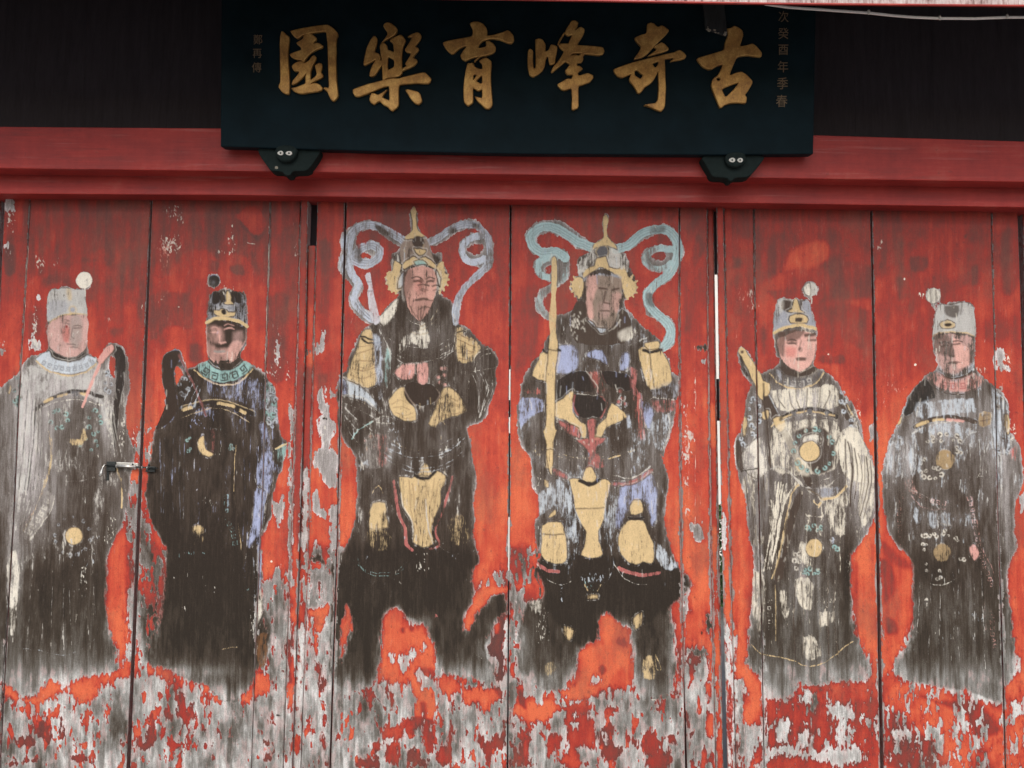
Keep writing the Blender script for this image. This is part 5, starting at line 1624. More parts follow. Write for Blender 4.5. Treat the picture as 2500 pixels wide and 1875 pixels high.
def plank(root, name, L, Rr, depth, fig=0, top=None, thick=.045, zbot=.13, warp=.0016):
    """front lattice of a board between two edges given as (y, x) points, with a solid body behind it"""
    ya = [p[0] for p in L]; xa = [p[1] for p in L]; yb = [p[0] for p in Rr]; xb = [p[1] for p in Rr]
    def edge(y, ys, xs):
        ys, xs = np.array(ys, float), np.array(xs, float); o = np.interp(y, ys, xs)
        o = np.where(y < ys[0], xs[0]+(y-ys[0])*(xs[1]-xs[0])/(ys[1]-ys[0]), o); return np.where(y > ys[-1], xs[-1]+(y-ys[-1])*(xs[-1]-xs[-2])/(ys[-1]-ys[-2]), o)
    xm = (xa[0]+xb[0])/2; t0 = top if top else 452+.0134*xm
    rows = np.arange(t0, 1902, GS); l = edge(rows, ya, xa); rr = edge(rows, yb, xb); nc = max(4, int((rr-l).mean()/GS)+1); nr = len(rows)
    u = np.linspace(0, 1, nc); px = l[:, None]+(rr-l)[:, None]*u; py = np.repeat(rows[:, None], nc, 1)
    P = at(px, py, depth)
    s = abs(hash(name+str(int(xm)))) % 97; s = int(xm) % 97
    wv = warp*np.sin(P[..., 2]*2.1+s)*np.cos((u-.5)*2.4+s*.7)[None]+.0009*np.sin(P[..., 2]*7.3+s*1.9+u*3)
    P[..., 1] += wv; P[:, 0, 1] += .0035; P[:, -1, 1] += .0035
    fx, fy = px.ravel(), py.ravel(); f = sample(FLD, fx, fy); a = sample(ART, fx, fy)
    ed = np.minimum(u, 1-u)[None]*(rr-l)[:, None]; ew = sample(flake[..., None], fx, fy)[:, 0].reshape(nr, nc); pw = sample(patch[..., None], fx, fy)[:, 0].reshape(nr, nc)
    wear = (2.2+6*sm(900, 1500, py)*ew)*(pw > .35)-ed-3.2*(pw-.35)
    k = (wear > 0).ravel(); f[:, 0] = np.where(wear.ravel() > -6, np.maximum(f[:, 0], np.clip(wear.ravel()*1.2, -30, 8)), f[:, 0]); f[k, 1] = np.maximum(f[k, 1], .60)
    v = P.reshape(-1, 3); idx = np.arange(nr*nc).reshape(nr, nc); q = np.stack([idx[:-1, :-1], idx[1:, :-1], idx[1:, 1:], idx[:-1, 1:]], -1).reshape(-1, 4)
    cx = (px[:-1, :-1]+px[1:, 1:]).ravel()/2; cy = (py[:-1, :-1]+py[1:, 1:]).ravel()/2
    ids = pid[np.clip(((cy-Y0)/ST).round().astype(int), 0, NY-1), np.clip(((cx-X0)/ST).round().astype(int), 0, NX-1)]
    ids = np.where(ids//1000 == fig, ids, 0) if fig else ids*0
    m = quadmesh(name, v, q[ids == 0], f, a)
    o = link(name, m, None, root)
    # the body: sides, back and the foot of the board down to the sill
    bl = [tuple(P[0, 0]), tuple(P[0, -1]), tuple(P[-1, -1]), tuple(P[-1, 0])]
    kz = (zbot-bl[0][2])/(bl[3][2]-bl[0][2])
    xl0 = bl[0][0]+(bl[3][0]-bl[0][0])*kz; xr0 = bl[1][0]+(bl[2][0]-bl[1][0])*kz
    y0 = depth+.006; V = [(bl[0][0], y0, bl[0][2]), (bl[1][0], y0, bl[1][2]), (xr0, y0, zbot), (xl0, y0, zbot)]; V += [(x, depth+thick, z) for x, _, z in V]
    F = [(0, 1, 2, 3), (4, 7, 6, 5), (0, 4, 5, 1), (1, 5, 6, 2), (2, 6, 7, 3), (3, 7, 4, 0)]
    bm = bmesh.new(); bm.from_mesh(m); vs = [bm.verts.new(c) for c in V]
    for fc in F: bm.faces.new([vs[i] for i in fc])
    lf, la = bm.verts.layers.float_color['fld'], bm.verts.layers.float_color['art']
    for q_ in vs: q_[lf] = (1.2, .5, .35, 1); q_[la] = (0, 0, 0, -.3)
    bm.to_mesh(m); bm.free()
    for pidv in np.unique(ids):
        if pidv == 0: continue
        FIGOBJ.setdefault(fig, {}).setdefault(int(pidv) % 1000, []).append((v, q[ids == pidv], f, a))
    return o
def build_figure(fig, root):
    d = FIGOBJ.get(fig, {}); base = None
    for k in [k for k in d if k and sum(len(e[1]) for e in d[k]) < 40]: d[0] += d.pop(k)
    for k in sorted(d):
        vs = []; qs = []; fs = []; as_ = []; o = 0
        for v, q, f, a in d[k]: vs.append(v); qs.append(q+o); fs.append(f); as_.append(a); o += len(v)
        nm = SHAPES[k]
        m = quadmesh(nm, np.concatenate(vs), np.concatenate(qs), np.concatenate(fs), np.concatenate(as_))
        if k == 0: base = link(nm, m, None, root); base['label'] = FIGURE_LABEL[fig]
        else: link(nm, m, None, base)
def leaf(label, x):
    return tag(empty('door_leaf', (x, 0, .13)), label, 'door', 'painted temple door leaves')

E1 = [(491, 72.2), (600, 66.3), (900, 48.5), (1200, 33.8), (1800, 1.5)]; E1b = [(491, 73.8), (600, 67.9), (900, 50.8), (1200, 36.6), (1800, 4.2)]
lf = leaf('red door leaf at the far left, painted with a pale grey official', -1.9)
plank(lf, 'plank', [(480, 11), (640, 4), (1900, -50)], E1, 0, 1); plank(lf, 'plank', E1b, [(480, 367.5), (600, 362.7), (1200, 337), (1800, 310.5)], 0, 1); build_figure(1, lf)
lf = leaf('red door leaf with a dark robed official in a teal collar, carrying the bolt staple', -1.2)
E2 = [(491, 659.4), (600, 656.8), (925, 646.8), (1200, 639.8), (1562, 623.4), (1779, 615.6)]; E2b = [(y, x+1.7) for y, x in E2]
plank(lf, 'plank', [(480, 371.6), (600, 367), (1200, 344.5), (1800, 320.5)], E2, 0, 2); plank(lf, 'plank', E2b, [(503, 732.8), (800, 726.6), (1340, 708.9), (1875, 690)], 0, 2); build_figure(2, lf)
SA = [(520, 751), (800, 746.3), (1340, 730), (1875, 712)]; SB = [(600, 770.6), (800, 765.9), (1340, 751.2), (1875, 733.3)]
lf = leaf('red door leaf left of the centre gap, painted with a guardian in lilac ribbons', -.5)
plank(lf, 'plank', [(y, x+1.6) for y, x in SB], [(488, 841.5), (800, 834), (1340, 821), (1875, 803)], 0, 3); plank(lf, 'plank', [(488, 846), (800, 838.5), (1340, 825.5), (1875, 807.5)], [(490, 1245), (1140, 1242), (1760, 1238.3), (1900, 1237.4)], 0, 3); build_figure(3, lf); L3 = lf
lf = leaf('red door leaf right of the centre gap, its guardian holding a long gold sword', .3)
plank(lf, 'plank', [(490, 1248.5), (1140, 1245), (1760, 1241.5), (1900, 1240.6)], [(500, 1657.5), (800, 1657.4), (1340, 1661), (1875, 1673)], 0, 4); plank(lf, 'plank', [(500, 1660.3), (800, 1660.4), (1340, 1665), (1640, 1671), (1875, 1678.5)], [(500, 1726), (800, 1727.5), (1340, 1734.7), (1875, 1747.7)], 0, 4); build_figure(4, lf); L4 = lf
R1 = [(500, 1742.5), (800, 1745), (1340, 1753.6), (1875, 1766.6)]; R2 = [(500, 1749.8), (800, 1754), (1340, 1763), (1875, 1777)]; R2b = [(500, 1766), (800, 1772), (1340, 1782), (1875, 1796.6)]
lf = leaf('red door leaf with a cream robed official shouldering a gold hilted sword', 1.1)
E5 = [(480, 1840), (660, 1841.3), (1180, 1851.8), (1700, 1862)]
plank(lf, 'plank', [(y, x+1.8) for y, x in R2b], E5, .004, 5); plank(lf, 'plank', [(y, x+2.2) for y, x in E5], [(505, 2125), (640, 2128), (1720, 2147), (1900, 2150)], 0, 5); build_figure(5, lf)
lf = leaf('red door leaf at the far right, painted with a grey official in a rose collar', 1.7)
E6 = [(581, 2421), (809, 2427.2), (953, 2429.5), (1200, 2435.5), (1720, 2450.8)]
plank(lf, 'plank', [(505, 2130), (640, 2132.5), (1720, 2155), (1900, 2159)], E6, 0, 6); plank(lf, 'plank', [(y, x+2.4) for y, x in E6], [(510, 2485), (834, 2495), (1200, 2506), (1900, 2527)], 0, 6); build_figure(6, lf); L6 = lf
def jamb(label, L, Rr, d, top=None, th=.06):
    r = tag(empty('door_jamb', tuple(at(L[1][1], 1875, d))), label, 'door jamb', 'slim red jamb strips between the door pairs'); plank(r, 'jamb_strip', L, Rr, d, 0, top, thick=th); return r
jamb('slim red jamb strip next to the leaf of the dark robed official', [(503, 734.4), (800, 728.2), (1340, 710.5), (1875, 691.6)], SA, -.016)
jamb('short topped red jamb strip next to the lilac ribboned guardian leaf', [(y, x+1.6) for y, x in SA], SB, .004, 600)
jamb('recessed dark red jamb strip left of the bright slit', [(500, 1727.4), (800, 1729), (1340, 1736.2), (1875, 1749.2)], R1, .022, None, .02)
jamb('pinkish red jamb strip right of the bright slit, worn lilac below', R2, R2b, -.012, None, .012)
def post(label, xa, xb):
    r = tag(empty('door_post', tuple(at((xa+xb)/2, 1875, .02))), label, 'door post', 'red posts at both ends of the doorway')
    plank(r, 'post_face', [(480, xa), (1900, xa-40 if xa < 900 else xa+40)], [(480, xb), (1900, xb-55 if xb < 900 else xb+40)], .02, 0, thick=.12); return r
post('red post beyond the far left door leaf', -125, 1.5); post('red post beyond the far right door leaf', 2497, 2610)
def px_box(name, x0, x1, y0, y1, d0, d1, mat, parent=None, bev=0):
    a = at(x0, y1, d0); b = at(x1, y0, d0); return box(name, a[0], b[0], d0, d1, a[2], b[2], mat, parent, bev)
# battens on the backs of the leaves close the seams; the wide gaps stay open in places
for r, x0, x1 in ((L3, 800, 870), (L4, 1640, 1690)): px_box('batten', x0, x1, 445, 1900, .048, .075, M_DARK, r)
for y0, y1 in ((445, 900), (977, 1018), (1058, 1262), (1420, 1900)): px_box('astragal', 1225, 1262, y0, y1, .05, .075, M_DARK, L4)
for x0, x1, l in ((330, 385, 'dark backing board behind the gap of the far left door pair'), (2110, 2175, 'dark backing board behind the gap of the far right door pair'), (716, 758, 'dark backing board behind the left jamb strips'), (-40, 60, 'dark backing board at the far left post'), (2470, 2540, 'dark backing board at the far right post')):
    tag(px_box('backing_board', x0, x1, 440, 1900, .09, .11, M_DARK), l, 'board')
tag(px_box('backing_board', 740, 785, 440, 602, .085, .105, M_DARK), 'short dark board closing the top of the left jamb opening', 'board')
tag(px_box('backing_board', 745, 790, 624, 1900, .085, .105, M_DARK), 'dark board behind the short topped jamb strip', 'board')
tag(px_box('backing_board', 1728, 1790, 440, 668, .085, .105, M_DARK), 'short dark board above the bright slit', 'board')
tag(px_box('door_bar', 1480, 2000, 928, 1023, .10, .16, M_DARK), 'dark wooden bar crossing behind the bright slit', 'door bar')

# ------------------------------------------------------------------ lintel beams, upper wall, plaque, eave
def beam(name, label, top, bot, d0, d1, mat, bev=.0028):
    xs = np.linspace(-700, 3300, 41); tp = np.interp(xs, [p[0] for p in top], [p[1] for p in top]); bt = np.interp(xs, [p[0] for p in bot], [p[1] for p in bot])
    A = at(xs, tp, d0); B = at(xs, bt, d0); V = []; F = []
    for a, b in zip(A, B): V += [a, b, (b[0], d1, b[2]), (a[0], d1, a[2])]
    for i in range(len(xs)-1):
        for k in range(4): F.append((4*i+k, 4*i+(k+1) % 4, 4*i+4+(k+1) % 4, 4*i+4+k))
    F += [(0, 1, 2, 3), tuple(4*(len(xs)-1)+k for k in (3, 2, 1, 0))]
    o = pydata(name, V, F, mat); bevel(o, bev, 2, 50); return tag(o, label, 'beam')
def ext(p):
    (x0, y0), (x1, y1) = p[0], p[1]; (x2, y2), (x3, y3) = p[-2], p[-1]
    return [(-700, y0+(-700-x0)*(y1-y0)/(x1-x0))]+p+[(3300, y3+(3300-x3)*(y3-y2)/(x3-x2))]
beam('lintel_beam', 'broad faded red lintel beam under the black plaque', ext([(0, 309), (534, 313), (1250, 321), (1988, 329.6), (2500, 345)]), ext([(0, 410.7), (600, 418), (1250, 426), (1900, 435), (2500, 444)]), -.150, .05, M_BEAM)
beam('lintel_beam', 'narrow faded red lintel moulding directly above the doors', ext([(0, 400), (1250, 414), (2500, 434)]), ext([(0, 472.6), (600, 476.5), (1240, 487), (1900, 497), (2500, 506)]), -.072, .047, M_BEAM)
# upper wall of dark boards
wz0 = at(1250, 345, .0)[2]-.15
wall = tag(empty('upper_wall', (0, .02, wz0)), 'black upper wall of upright boards behind the plaque', 'wall')
rr_ = random.Random(5); x = -3.3
while x < 3.3:
    w_ = rr_.uniform(.26, .34); box('board', x, x+w_-.0004, .02, .05, wz0, 3.75, M_DARK, wall); x += w_
# plaque
PB = at(1262, 377, -.215); LEAN = R(7.0); PN = Vector((0, -math.cos(LEAN), -math.sin(LEAN)))
p0 = Vector(PB)
def on(px, py, out=0.): return at_plane(px, py, np.array(p0+PN*out), np.array(PN))
bot_px = [(540, 358), (900, 368.5), (1270, 375.5), (1714, 378), (1985, 376)]
bx = np.linspace(538, 1986, 25); by = np.interp(bx, [p[0] for p in bot_px], [p[1] for p in bot_px])
Bt = on(bx, by); Tl = on(540.5, -60); Tr = on(1993.5, -45)
plq = tag(empty('name_plaque', tuple(Bt[12])), 'long black lacquered name plaque with six big gold characters', 'plaque')
V = []; F = []; n_ = len(bx)
for i, b in enumerate(Bt):
    t = i/(n_-1); tp = np.array(Tl)*(1-t)+np.array(Tr)*t
    for q_ in (b, tp): V.append(q_)
    for q_ in (tp, b): V.append(np.array(q_)-np.array(PN)*.05)
for i in range(n_-1):
    for k in range(4): F.append((4*i+k, 4*i+(k+1) % 4, 4*i+4+(k+1) % 4, 4*i+4+k))
F += [(0, 1, 2, 3), tuple(4*(n_-1)+k for k in (3, 2, 1, 0))]
bevel(pydata('board', V, F, M_LAC, plq), .004, 2, 50)
PX_ = Vector(on(1400, 200))-Vector(on(1200, 200)); PX_ = (PX_-PN*PX_.dot(PN)).normalized(); PY_ = PN.cross(PX_); PY_ = PY_ if PY_.z > 0 else -PY_
def relief(name, polys, mat, parent, base=.001, height=.009, bev=.0032):
    """stroke outlines -> bevelled relief standing on the plaque; polys = [(outline, [holes])] in photograph pixels"""
    bm = bmesh.new(); org = Vector(on(*polys[0][0][0]))
    for k, (out, holes) in enumerate(polys):
        cu = bpy.data.curves.new(name, 'CURVE'); cu.dimensions = '2D'; cu.fill_mode = 'BOTH'; cu.extrude = height/2; cu.bevel_depth = bev; cu.bevel_resolution = 2; cu.offset = -bev*1.0
        for loop in [out]+holes:
            P = [Vector(on(*p)) for p in loop]; sp = cu.splines.new('POLY'); sp.points.add(len(P)-1); sp.use_cyclic_u = True
            for s_, p in zip(sp.points, P): s_.co = ((p-org).dot(PX_), (p-org).dot(PY_), 0, 1)
        ob = bpy.data.objects.new('tmp', cu); COL.objects.link(ob); dg = bpy.context.evaluated_depsgraph_get(); m = bpy.data.meshes.new_from_object(ob.evaluated_get(dg))
        m.transform(Matrix.Translation(org+PN*(base+height/2+bev*.3+k*.0007)) @ Matrix((PX_, PY_, PN)).transposed().to_4x4()); bm.from_mesh(m)
        bpy.data.objects.remove(ob); bpy.data.curves.remove(cu); bpy.data.meshes.remove(m)
    m = bpy.data.meshes.new(name); bm.to_mesh(m); bm.free(); return link(name, m, mat, parent)
def chaikin(P, t=.16):
    o = []
    for i in range(len(P)):
        a, b = P[i], P[(i+1) % len(P)]; o += [(a[0]+(b[0]-a[0])*t, a[1]+(b[1]-a[1])*t), (b[0]-(b[0]-a[0])*t, b[1]-(b[1]-a[1])*t)]
    return o
def tr(ox, oy, s, txt): return chaikin([(float(a)/s+ox, float(b)/s+oy) for a, b in (t.split(',') for t in txt.split())])
CHARS = [
 (670, 50, 7.9, [
  ('165,225 200,245 250,300 310,335 300,480 285,600 285,780 305,1000 318,1250 305,1440 240,1445 160,1400 95,1310 100,1260 130,1210 125,900 118,500 125,330 150,240', []),
  ('315,225 500,180 780,130 1040,103 1090,130 1180,195 1235,265 1240,310 1215,360 1210,500 1205,800 1215,1150 1240,1380 1250,1470 1210,1540 1150,1585 1110,1560 1060,1460 1030,1390 955,1335 985,1300 1060,1325 1055,1100 1045,800 1040,500 1020,330 1015,235 880,250 715,275 640,300 560,310 490,370 440,365 390,330 350,275', []),
  ('590,290 720,272 780,315 835,365 825,400 790,430 770,475 830,450 900,470 965,520 935,550 830,590 730,650 660,720 600,800 590,840 520,790 460,785 380,755 330,715 310,675 370,645 470,610 535,590 520,530 460,490 440,455 520,405 560,380', []),
  ('440,830 530,800 600,845 680,800 740,710 790,695 830,740 800,820 750,910 720,1000 715,1130 720,1170 820,1085 830,1050 810,960 795,900 840,855 890,838 940,870 940,940 915,1030 950,1055 960,1100 920,1140 830,1180 740,1225 720,1250 780,1225 850,1235 910,1270 950,1320 930,1370 850,1400 700,1415 560,1440 480,1430 400,1395 335,1325 430,1305 530,1270 615,1240 610,1100 640,1040 560,1130 460,1230 375,1270 345,1250 370,1180 450,1090 510,1010 400,1005 365,950 350,900 390,860', [])]),
 (850, 50, 7.06, [
  ('640,65 700,50 760,75 830,130 860,180 840,240 790,290 700,340 640,370 590,420 575,410 640,330 685,260 680,215 640,160 612,110', []),
  ('440,290 480,290 515,340 505,430 480,510 470,565 540,590 570,640 560,710 590,690 625,750 570,820 520,900 470,970 400,990 372,970 385,890 430,780 490,690 400,745 300,797 270,780 290,650 330,490 380,380', []),
  ('575,415 630,410 680,450 695,530 730,535 800,570 785,430 760,400 720,365 800,310 920,260 960,300 1005,370 975,430 950,500 935,650 940,820 945,930 900,980 830,1000 760,1010 680,1010 640,1060 600,1050 595,870 590,700 570,600 552,470', ['692,640 800,700 800,820 695,875']),
  ('1025,310 1080,270 1190,225 1240,240 1270,290 1255,350 1200,420 1165,475 1215,490 1230,530 1200,570 1150,620 1130,670 1190,690 1205,730 1160,790 1080,840 1000,870 940,895 930,870 950,840 1020,800 985,770 1030,700 1070,640 1090,585 1020,575 980,530 1040,440 1090,350 1110,310', []),
  ('90,1205 300,1130 600,1050 770,1010 870,1020 1000,985 1160,945 1320,910 1380,960 1440,1020 1430,1080 1380,1115 1200,1105 1000,1120 885,1135 880,1300 885,1480 850,1530 770,1590 730,1560 690,1510 620,1480 555,1410 500,1440 460,1475 400,1440 375,1390 390,1310 415,1270 470,1275 520,1300 600,1260 690,1195 660,1250 600,1340 650,1365 720,1400 715,1250 710,1150 600,1180 400,1265 200,1340 130,1330 95,1270', []),
  ('990,1215 1040,1205 1130,1225 1220,1250 1260,1300 1285,1400 1270,1440 1220,1475 1160,1455 1090,1380 1040,1300', [])]),
 (1070, 40, 6.913, [
  ('535,135 600,105 690,110 770,150 820,220 830,290 820,345 950,325 1090,285 1170,250 1220,280 1275,350 1280,430 1240,480 1160,470 1060,420 940,400 850,408 760,432 700,490 680,555 740,545 810,525 800,440 860,432 930,475 975,540 970,600 930,645 820,680 715,700 640,775 605,800 615,755 690,700 600,715 520,750 455,775 400,740 375,680 420,600 490,520 430,530 350,570 280,640 235,660 170,610 120,550 75,460 160,430 350,395 560,360 585,310 580,230 550,180', []),
  ('500,810 595,796 612,840 620,870 740,915 745,830 700,790 690,765 740,735 800,712 850,735 900,775 905,850 890,980 895,1150 910,1350 920,1500 900,1550 850,1590 790,1570 720,1500 660,1450 625,1390 615,1360 680,1380 740,1390 740,1250 710,1265 665,1280 600,1230 590,1240 595,1400 590,1480 500,1535 440,1470 430,1400 425,1250 440,1080 465,920 490,830', ['600,1005 650,1005 615,1060 595,1090', '740,1010 740,1160 640,1110 700,1050'])]),
 (1275, 40, 6.914, [
  ('215,410 280,390 340,405 395,490 390,610 440,590 480,490 540,500 592,525 580,640 560,720 550,820 460,840 440,760 435,690 400,720 380,850 350,930 270,1000 180,1045 120,1010 95,900 85,750 95,590 130,560 185,600 180,750 190,900 225,880 225,640 220,500', []),
  ('600,500 650,475 780,480 790,430 840,330 770,355 720,320 720,270 760,200 820,100 880,85 945,125 930,190 885,260 985,190 1055,240 1030,330 960,440 925,505 1050,510 1200,520 1350,535 1385,600 1360,660 1280,680 1150,665 1050,655 1020,690 1030,740 1000,800 930,810 920,850 960,850 1020,900 990,930 935,970 950,1020 1100,970 1190,1010 1195,1060 1140,1130 1040,1165 945,1195 945,1350 950,1560 850,1605 825,1580 835,1400 825,1230 720,1270 660,1260 600,1200 590,1160 660,1120 760,1065 830,1070 850,1000 770,1010 725,970 720,930 760,880 800,830 720,780 650,850 500,970 480,955 510,880 580,800 660,690 700,610 640,560', ['820,685 850,645 1000,640 945,685 890,660']),
  ('590,500 605,440 705,280 722,300 660,400 608,505', [])]),
 (1485, 50, 7.06, [
  ('660,75 720,55 780,70 840,135 910,100 960,125 1040,190 1000,250 900,350 800,450 700,560 640,620 560,670 430,695 450,650 520,560 560,470 500,410 450,345 450,315 540,275 650,240', []),
  ('770,475 850,425 910,395 970,430 1035,500 1020,540 900,580 760,620 660,645 740,580 830,520', []),
  ('75,860 250,795 450,730 650,680 850,630 1000,595 1120,570 1210,525 1290,570 1335,630 1310,680 1240,700 1130,720 1045,735 1130,660 960,690 965,720 975,1000 985,1200 970,1480 950,1540 900,1590 830,1570 740,1530 660,1490 590,1475 700,1450 800,1440 840,1380 855,1200 850,1000 852,885 830,940 780,1040 720,1110 620,1170 570,1250 520,1280 490,1260 430,1150 360,1070 350,1020 390,940 330,970 230,1010 150,985 100,920', ['442,890 490,877 550,935 588,960 545,1030 450,965', '748,770 860,725 845,780 800,835'])]),
 (1685, 50, 7.211, [
  ('625,165 700,150 760,110 840,145 910,205 920,280 890,380 860,475 960,460 1080,425 1150,470 1250,590 1235,665 1130,655 980,635 870,650 800,680 740,820 690,950 690,980 780,940 890,915 980,970 1080,1080 1080,1130 1010,1250 950,1330 985,1370 970,1480 850,1470 700,1475 590,1510 540,1555 500,1550 450,1420 380,1250 355,1150 380,1050 480,970 540,850 560,790 460,820 370,880 300,880 200,830 100,700 140,670 350,610 580,540 600,400 650,290', ['445,1045 490,1020 525,1055 470,1085', '545,1225 700,1160 850,1105 740,1240 610,1365 570,1290'])]),
]

for ox, oy, s, strokes in CHARS:
    relief('gilt_character', [(tr(ox, oy, s, a), [tr(ox, oy, s, h) for h in hs]) for a, hs in strokes], M_GOLD, plq)
def small_char(ch, px, py, size):
    cu = bpy.data.curves.new('inscription', 'FONT'); cu.body = ch; cu.size = 1; cu.extrude = .02; cu.align_x = 'CENTER'
    ob = bpy.data.objects.new('tmp', cu); COL.objects.link(ob); dg = bpy.context.evaluated_depsgraph_get(); m = bpy.data.meshes.new_from_object(ob.evaluated_get(dg))
    bpy.data.objects.remove(ob); bpy.data.curves.remove(cu)
    co = np.empty(len(m.vertices)*3); m.vertices.foreach_get('co', co); co = co.reshape(-1, 3); c = (co.max(0)+co.min(0))/2; c[2] = 0; k = size/max(1e-6, (co.max(0)-co.min(0))[:2].max())
    o = Vector(on(px, py)); m.transform(Matrix.Translation(o+PN*.0022) @ Matrix((PX_, PY_, PN)).transposed().to_4x4() @ Matrix.Diagonal((k*.95, k*1.02, k*.6, 1)) @ Matrix.Translation(-Vector(c)))
    link('inscription_character', m, M_INK, plq)
us = (Vector(on(1001, 100))-Vector(on(1000, 100))).length
for ch, px, py, s in (('鄭', 630, 97, 23), ('再', 628.5, 131, 23), ('傳', 627, 165, 24), ('次', 1912.5, 41, 26), ('癸', 1912, 82, 27), ('酉', 1912, 122, 25), ('年', 1911, 163, 27), ('季', 1910, 204, 28), ('春', 1908, 247, 29)):
    small_char(ch, px, py, s*us)
# lion brackets under the plaque
def px_extrude(name, pts, d0, d1, mat, parent, bev=0, seg=3):
    A = at([p[0] for p in pts], [p[1] for p in pts], d0); n = len(pts); V = [tuple(a) for a in A]+[(a[0], d1, a[2]) for a in A]
    o = pydata(name, V, [tuple(range(n)), tuple(range(2*n-1, n-1, -1))]+[(i, (i+1) % n, n+(i+1) % n, n+i) for i in range(n)], mat, parent)
    if bev: bevel(o, bev, seg, 30)
    return o
def raw(ox, oy, s, txt): return [(float(a)/s+ox, float(b)/s+oy) for a, b in (t.split(',') for t in txt.split())]
for ox, oy, s, body, brow, eyes, lab, chip in (
    (610, 340, 11.642, '200,240 300,500 450,700 590,900 900,910 1020,1030 1150,1020 1200,910 1620,900 1800,680 1930,480 2010,310 1900,200 1300,180 500,200', '700,300 760,200 880,155 1000,140 1200,160 1320,240 1340,330 1300,470 1180,600 1000,640 830,590 720,450', ((865, 388, 85, 62), (1105, 392, 92, 60)), 'dark green lion head bracket under the left end of the plaque', (755, 800)),
    (1700, 360, 12.289, '130,260 300,560 420,760 500,890 930,910 1000,1010 1100,1000 1150,910 1590,890 1780,670 1950,460 2090,250 1500,170 500,190', '860,290 920,180 1080,125 1220,115 1420,135 1500,220 1510,340 1440,470 1320,560 1180,590 1020,550 900,440', ((1075, 375, 95, 68), (1315, 376, 85, 66)), 'dark green lion head bracket under the right end of the plaque', None)):
    b = raw(ox, oy, s, body); c = at(np.mean([p[0] for p in b]), np.mean([p[1] for p in b]), -.2)
    rt_ = tag(empty('lion_bracket', tuple(c)), lab, 'bracket', 'lion head brackets holding the plaque')
    px_extrude('bracket_body', chaikin(b, .2), -.200, -.14, M_LION, rt_, .010); px_extrude('lion_brow', chaikin(raw(ox, oy, s, brow), .25), -.222, -.19, M_LION, rt_, .010, 4)
    for ex, ey, rx, ry in eyes:
        e = px_extrude('eye', [(ox+(ex+rx*math.cos(t))/s, oy+(ey+ry*math.sin(t)*(1+.2*math.cos(t)))/s) for t in np.linspace(0, 2*math.pi, 20, endpoint=False)], -.2255, -.218, M_WHITE, rt_, .001, 2)
        px_extrude('pupil', [(ox+(ex+4+24*math.cos(t))/s, oy+(ey+24*math.sin(t))/s) for t in np.linspace(0, 2*math.pi, 12, endpoint=False)], -.227, -.222, M_LION, e)
    if chip: px_extrude('paint_chip', raw(ox, oy, s, '710,830 715,780 740,760 780,770 800,800 795,830 750,845'), -.2015, -.195, M_DUSTEND, rt_)
# dusty prop from the roof to the plaque
pa = [on(x_, y_, .002) for x_, y_ in ((1721, 74), (1774, 92), (1774, 86), (1721, 66))]
dirv = Vector((-.035, -.02, .30))
V = [Vector(pa[0]), Vector(pa[1]), Vector(pa[1])+PN*.016, Vector(pa[0])+PN*.016]; V += [v+dirv for v in V]
pr = tag(empty('wooden_prop', tuple(pa[0])), 'dusty grey wooden prop slanting down onto the plaque beside its last gold character', 'prop')
bevel(pydata('prop_board', V, [(0, 1, 2, 3), (7, 6, 5, 4), (0, 4, 5, 1), (1, 5, 6, 2), (2, 6, 7, 3), (3, 7, 4, 0)], M_PROP, pr), .002)
d_ = (Vector(pa[1])-Vector(pa[0])); dd = []
rq = random.Random(11)
bm = bmesh.new()
for k in range(26):
    t = rq.uniform(.0, .9); c = Vector(pa[0])+d_*t+PN*rq.uniform(.004, .019)+Vector((0, 0, rq.uniform(-.002, .012))); s_ = rq.uniform(.002, .0055)
    bmesh.ops.create_icosphere(bm, subdivisions=1, radius=s_, matrix=Matrix.Translation(c) @ Matrix.Diagonal((1.5, .8, .8, 1)))
m = bpy.data.meshes.new('mortar_crumbs'); bm.to_mesh(m); bm.free(); tag(link('mortar_crumbs', m, M_DUSTEND, pr), kind='stuff')

# eave board, roof over the porch, conduit
EY = -0.66
xs = np.linspace(-700, 3300, 60); eb = -2.5+np.interp(xs, [-700, 1114, 1250, 1690, 1850, 2500, 3300], [-24, 0, 1.9, 9.5, 12, 17.8, 27])
A = at(xs, eb, EY); roof = tag(empty('porch_roof', (0, EY, float(A[30][2]))), 'tiled porch roof with a pale peeling eave board above the plaque', 'roof')
V = []; F = []
for i, a in enumerate(A):
    j = rr_.uniform(-.0012, .0012); V += [(a[0], EY, a[2]+.0045+j), (a[0], EY+.012, a[2]+.0045+j), (a[0], EY+.012, a[2]+.20), (a[0], EY, a[2]+.20)]
for i in range(59):
    for k in range(4): F.append((4*i+k, 4*i+(k+1) % 4, 4*i+4+(k+1) % 4, 4*i+4+k))
F += [(0, 1, 2, 3), (239, 238, 237, 236)]
pydata('eave_board', V, F, M_EAVE, roof)
V = []
for i, a in enumerate(A): V += [(a[0], EY-.0015, a[2]), (a[0], EY+.006, a[2]), (a[0], EY+.006, a[2]+.0042), (a[0], EY-.0015, a[2]+.0042)]
pydata('eave_edge_strip', V, F, M_BEAM, roof)
ez = float(A[30][2]); SL = .42
def sloped(name, x0, x1, y0, y1, z, th, mat):
    V = [(x_, y_, z+(y_-EY)*SL+t_) for x_ in (x0, x1) for y_ in (y0, y1) for t_ in (0, th)]
    return pydata(name, V, [(0, 1, 3, 2), (4, 6, 7, 5), (0, 4, 5, 1), (2, 3, 7, 6), (0, 2, 6, 4), (1, 5, 7, 3)], mat, roof)
sloped('roof_deck', -3.4, 3.4, EY+.04, .6, ez+.19, .03, M_RAFTER)
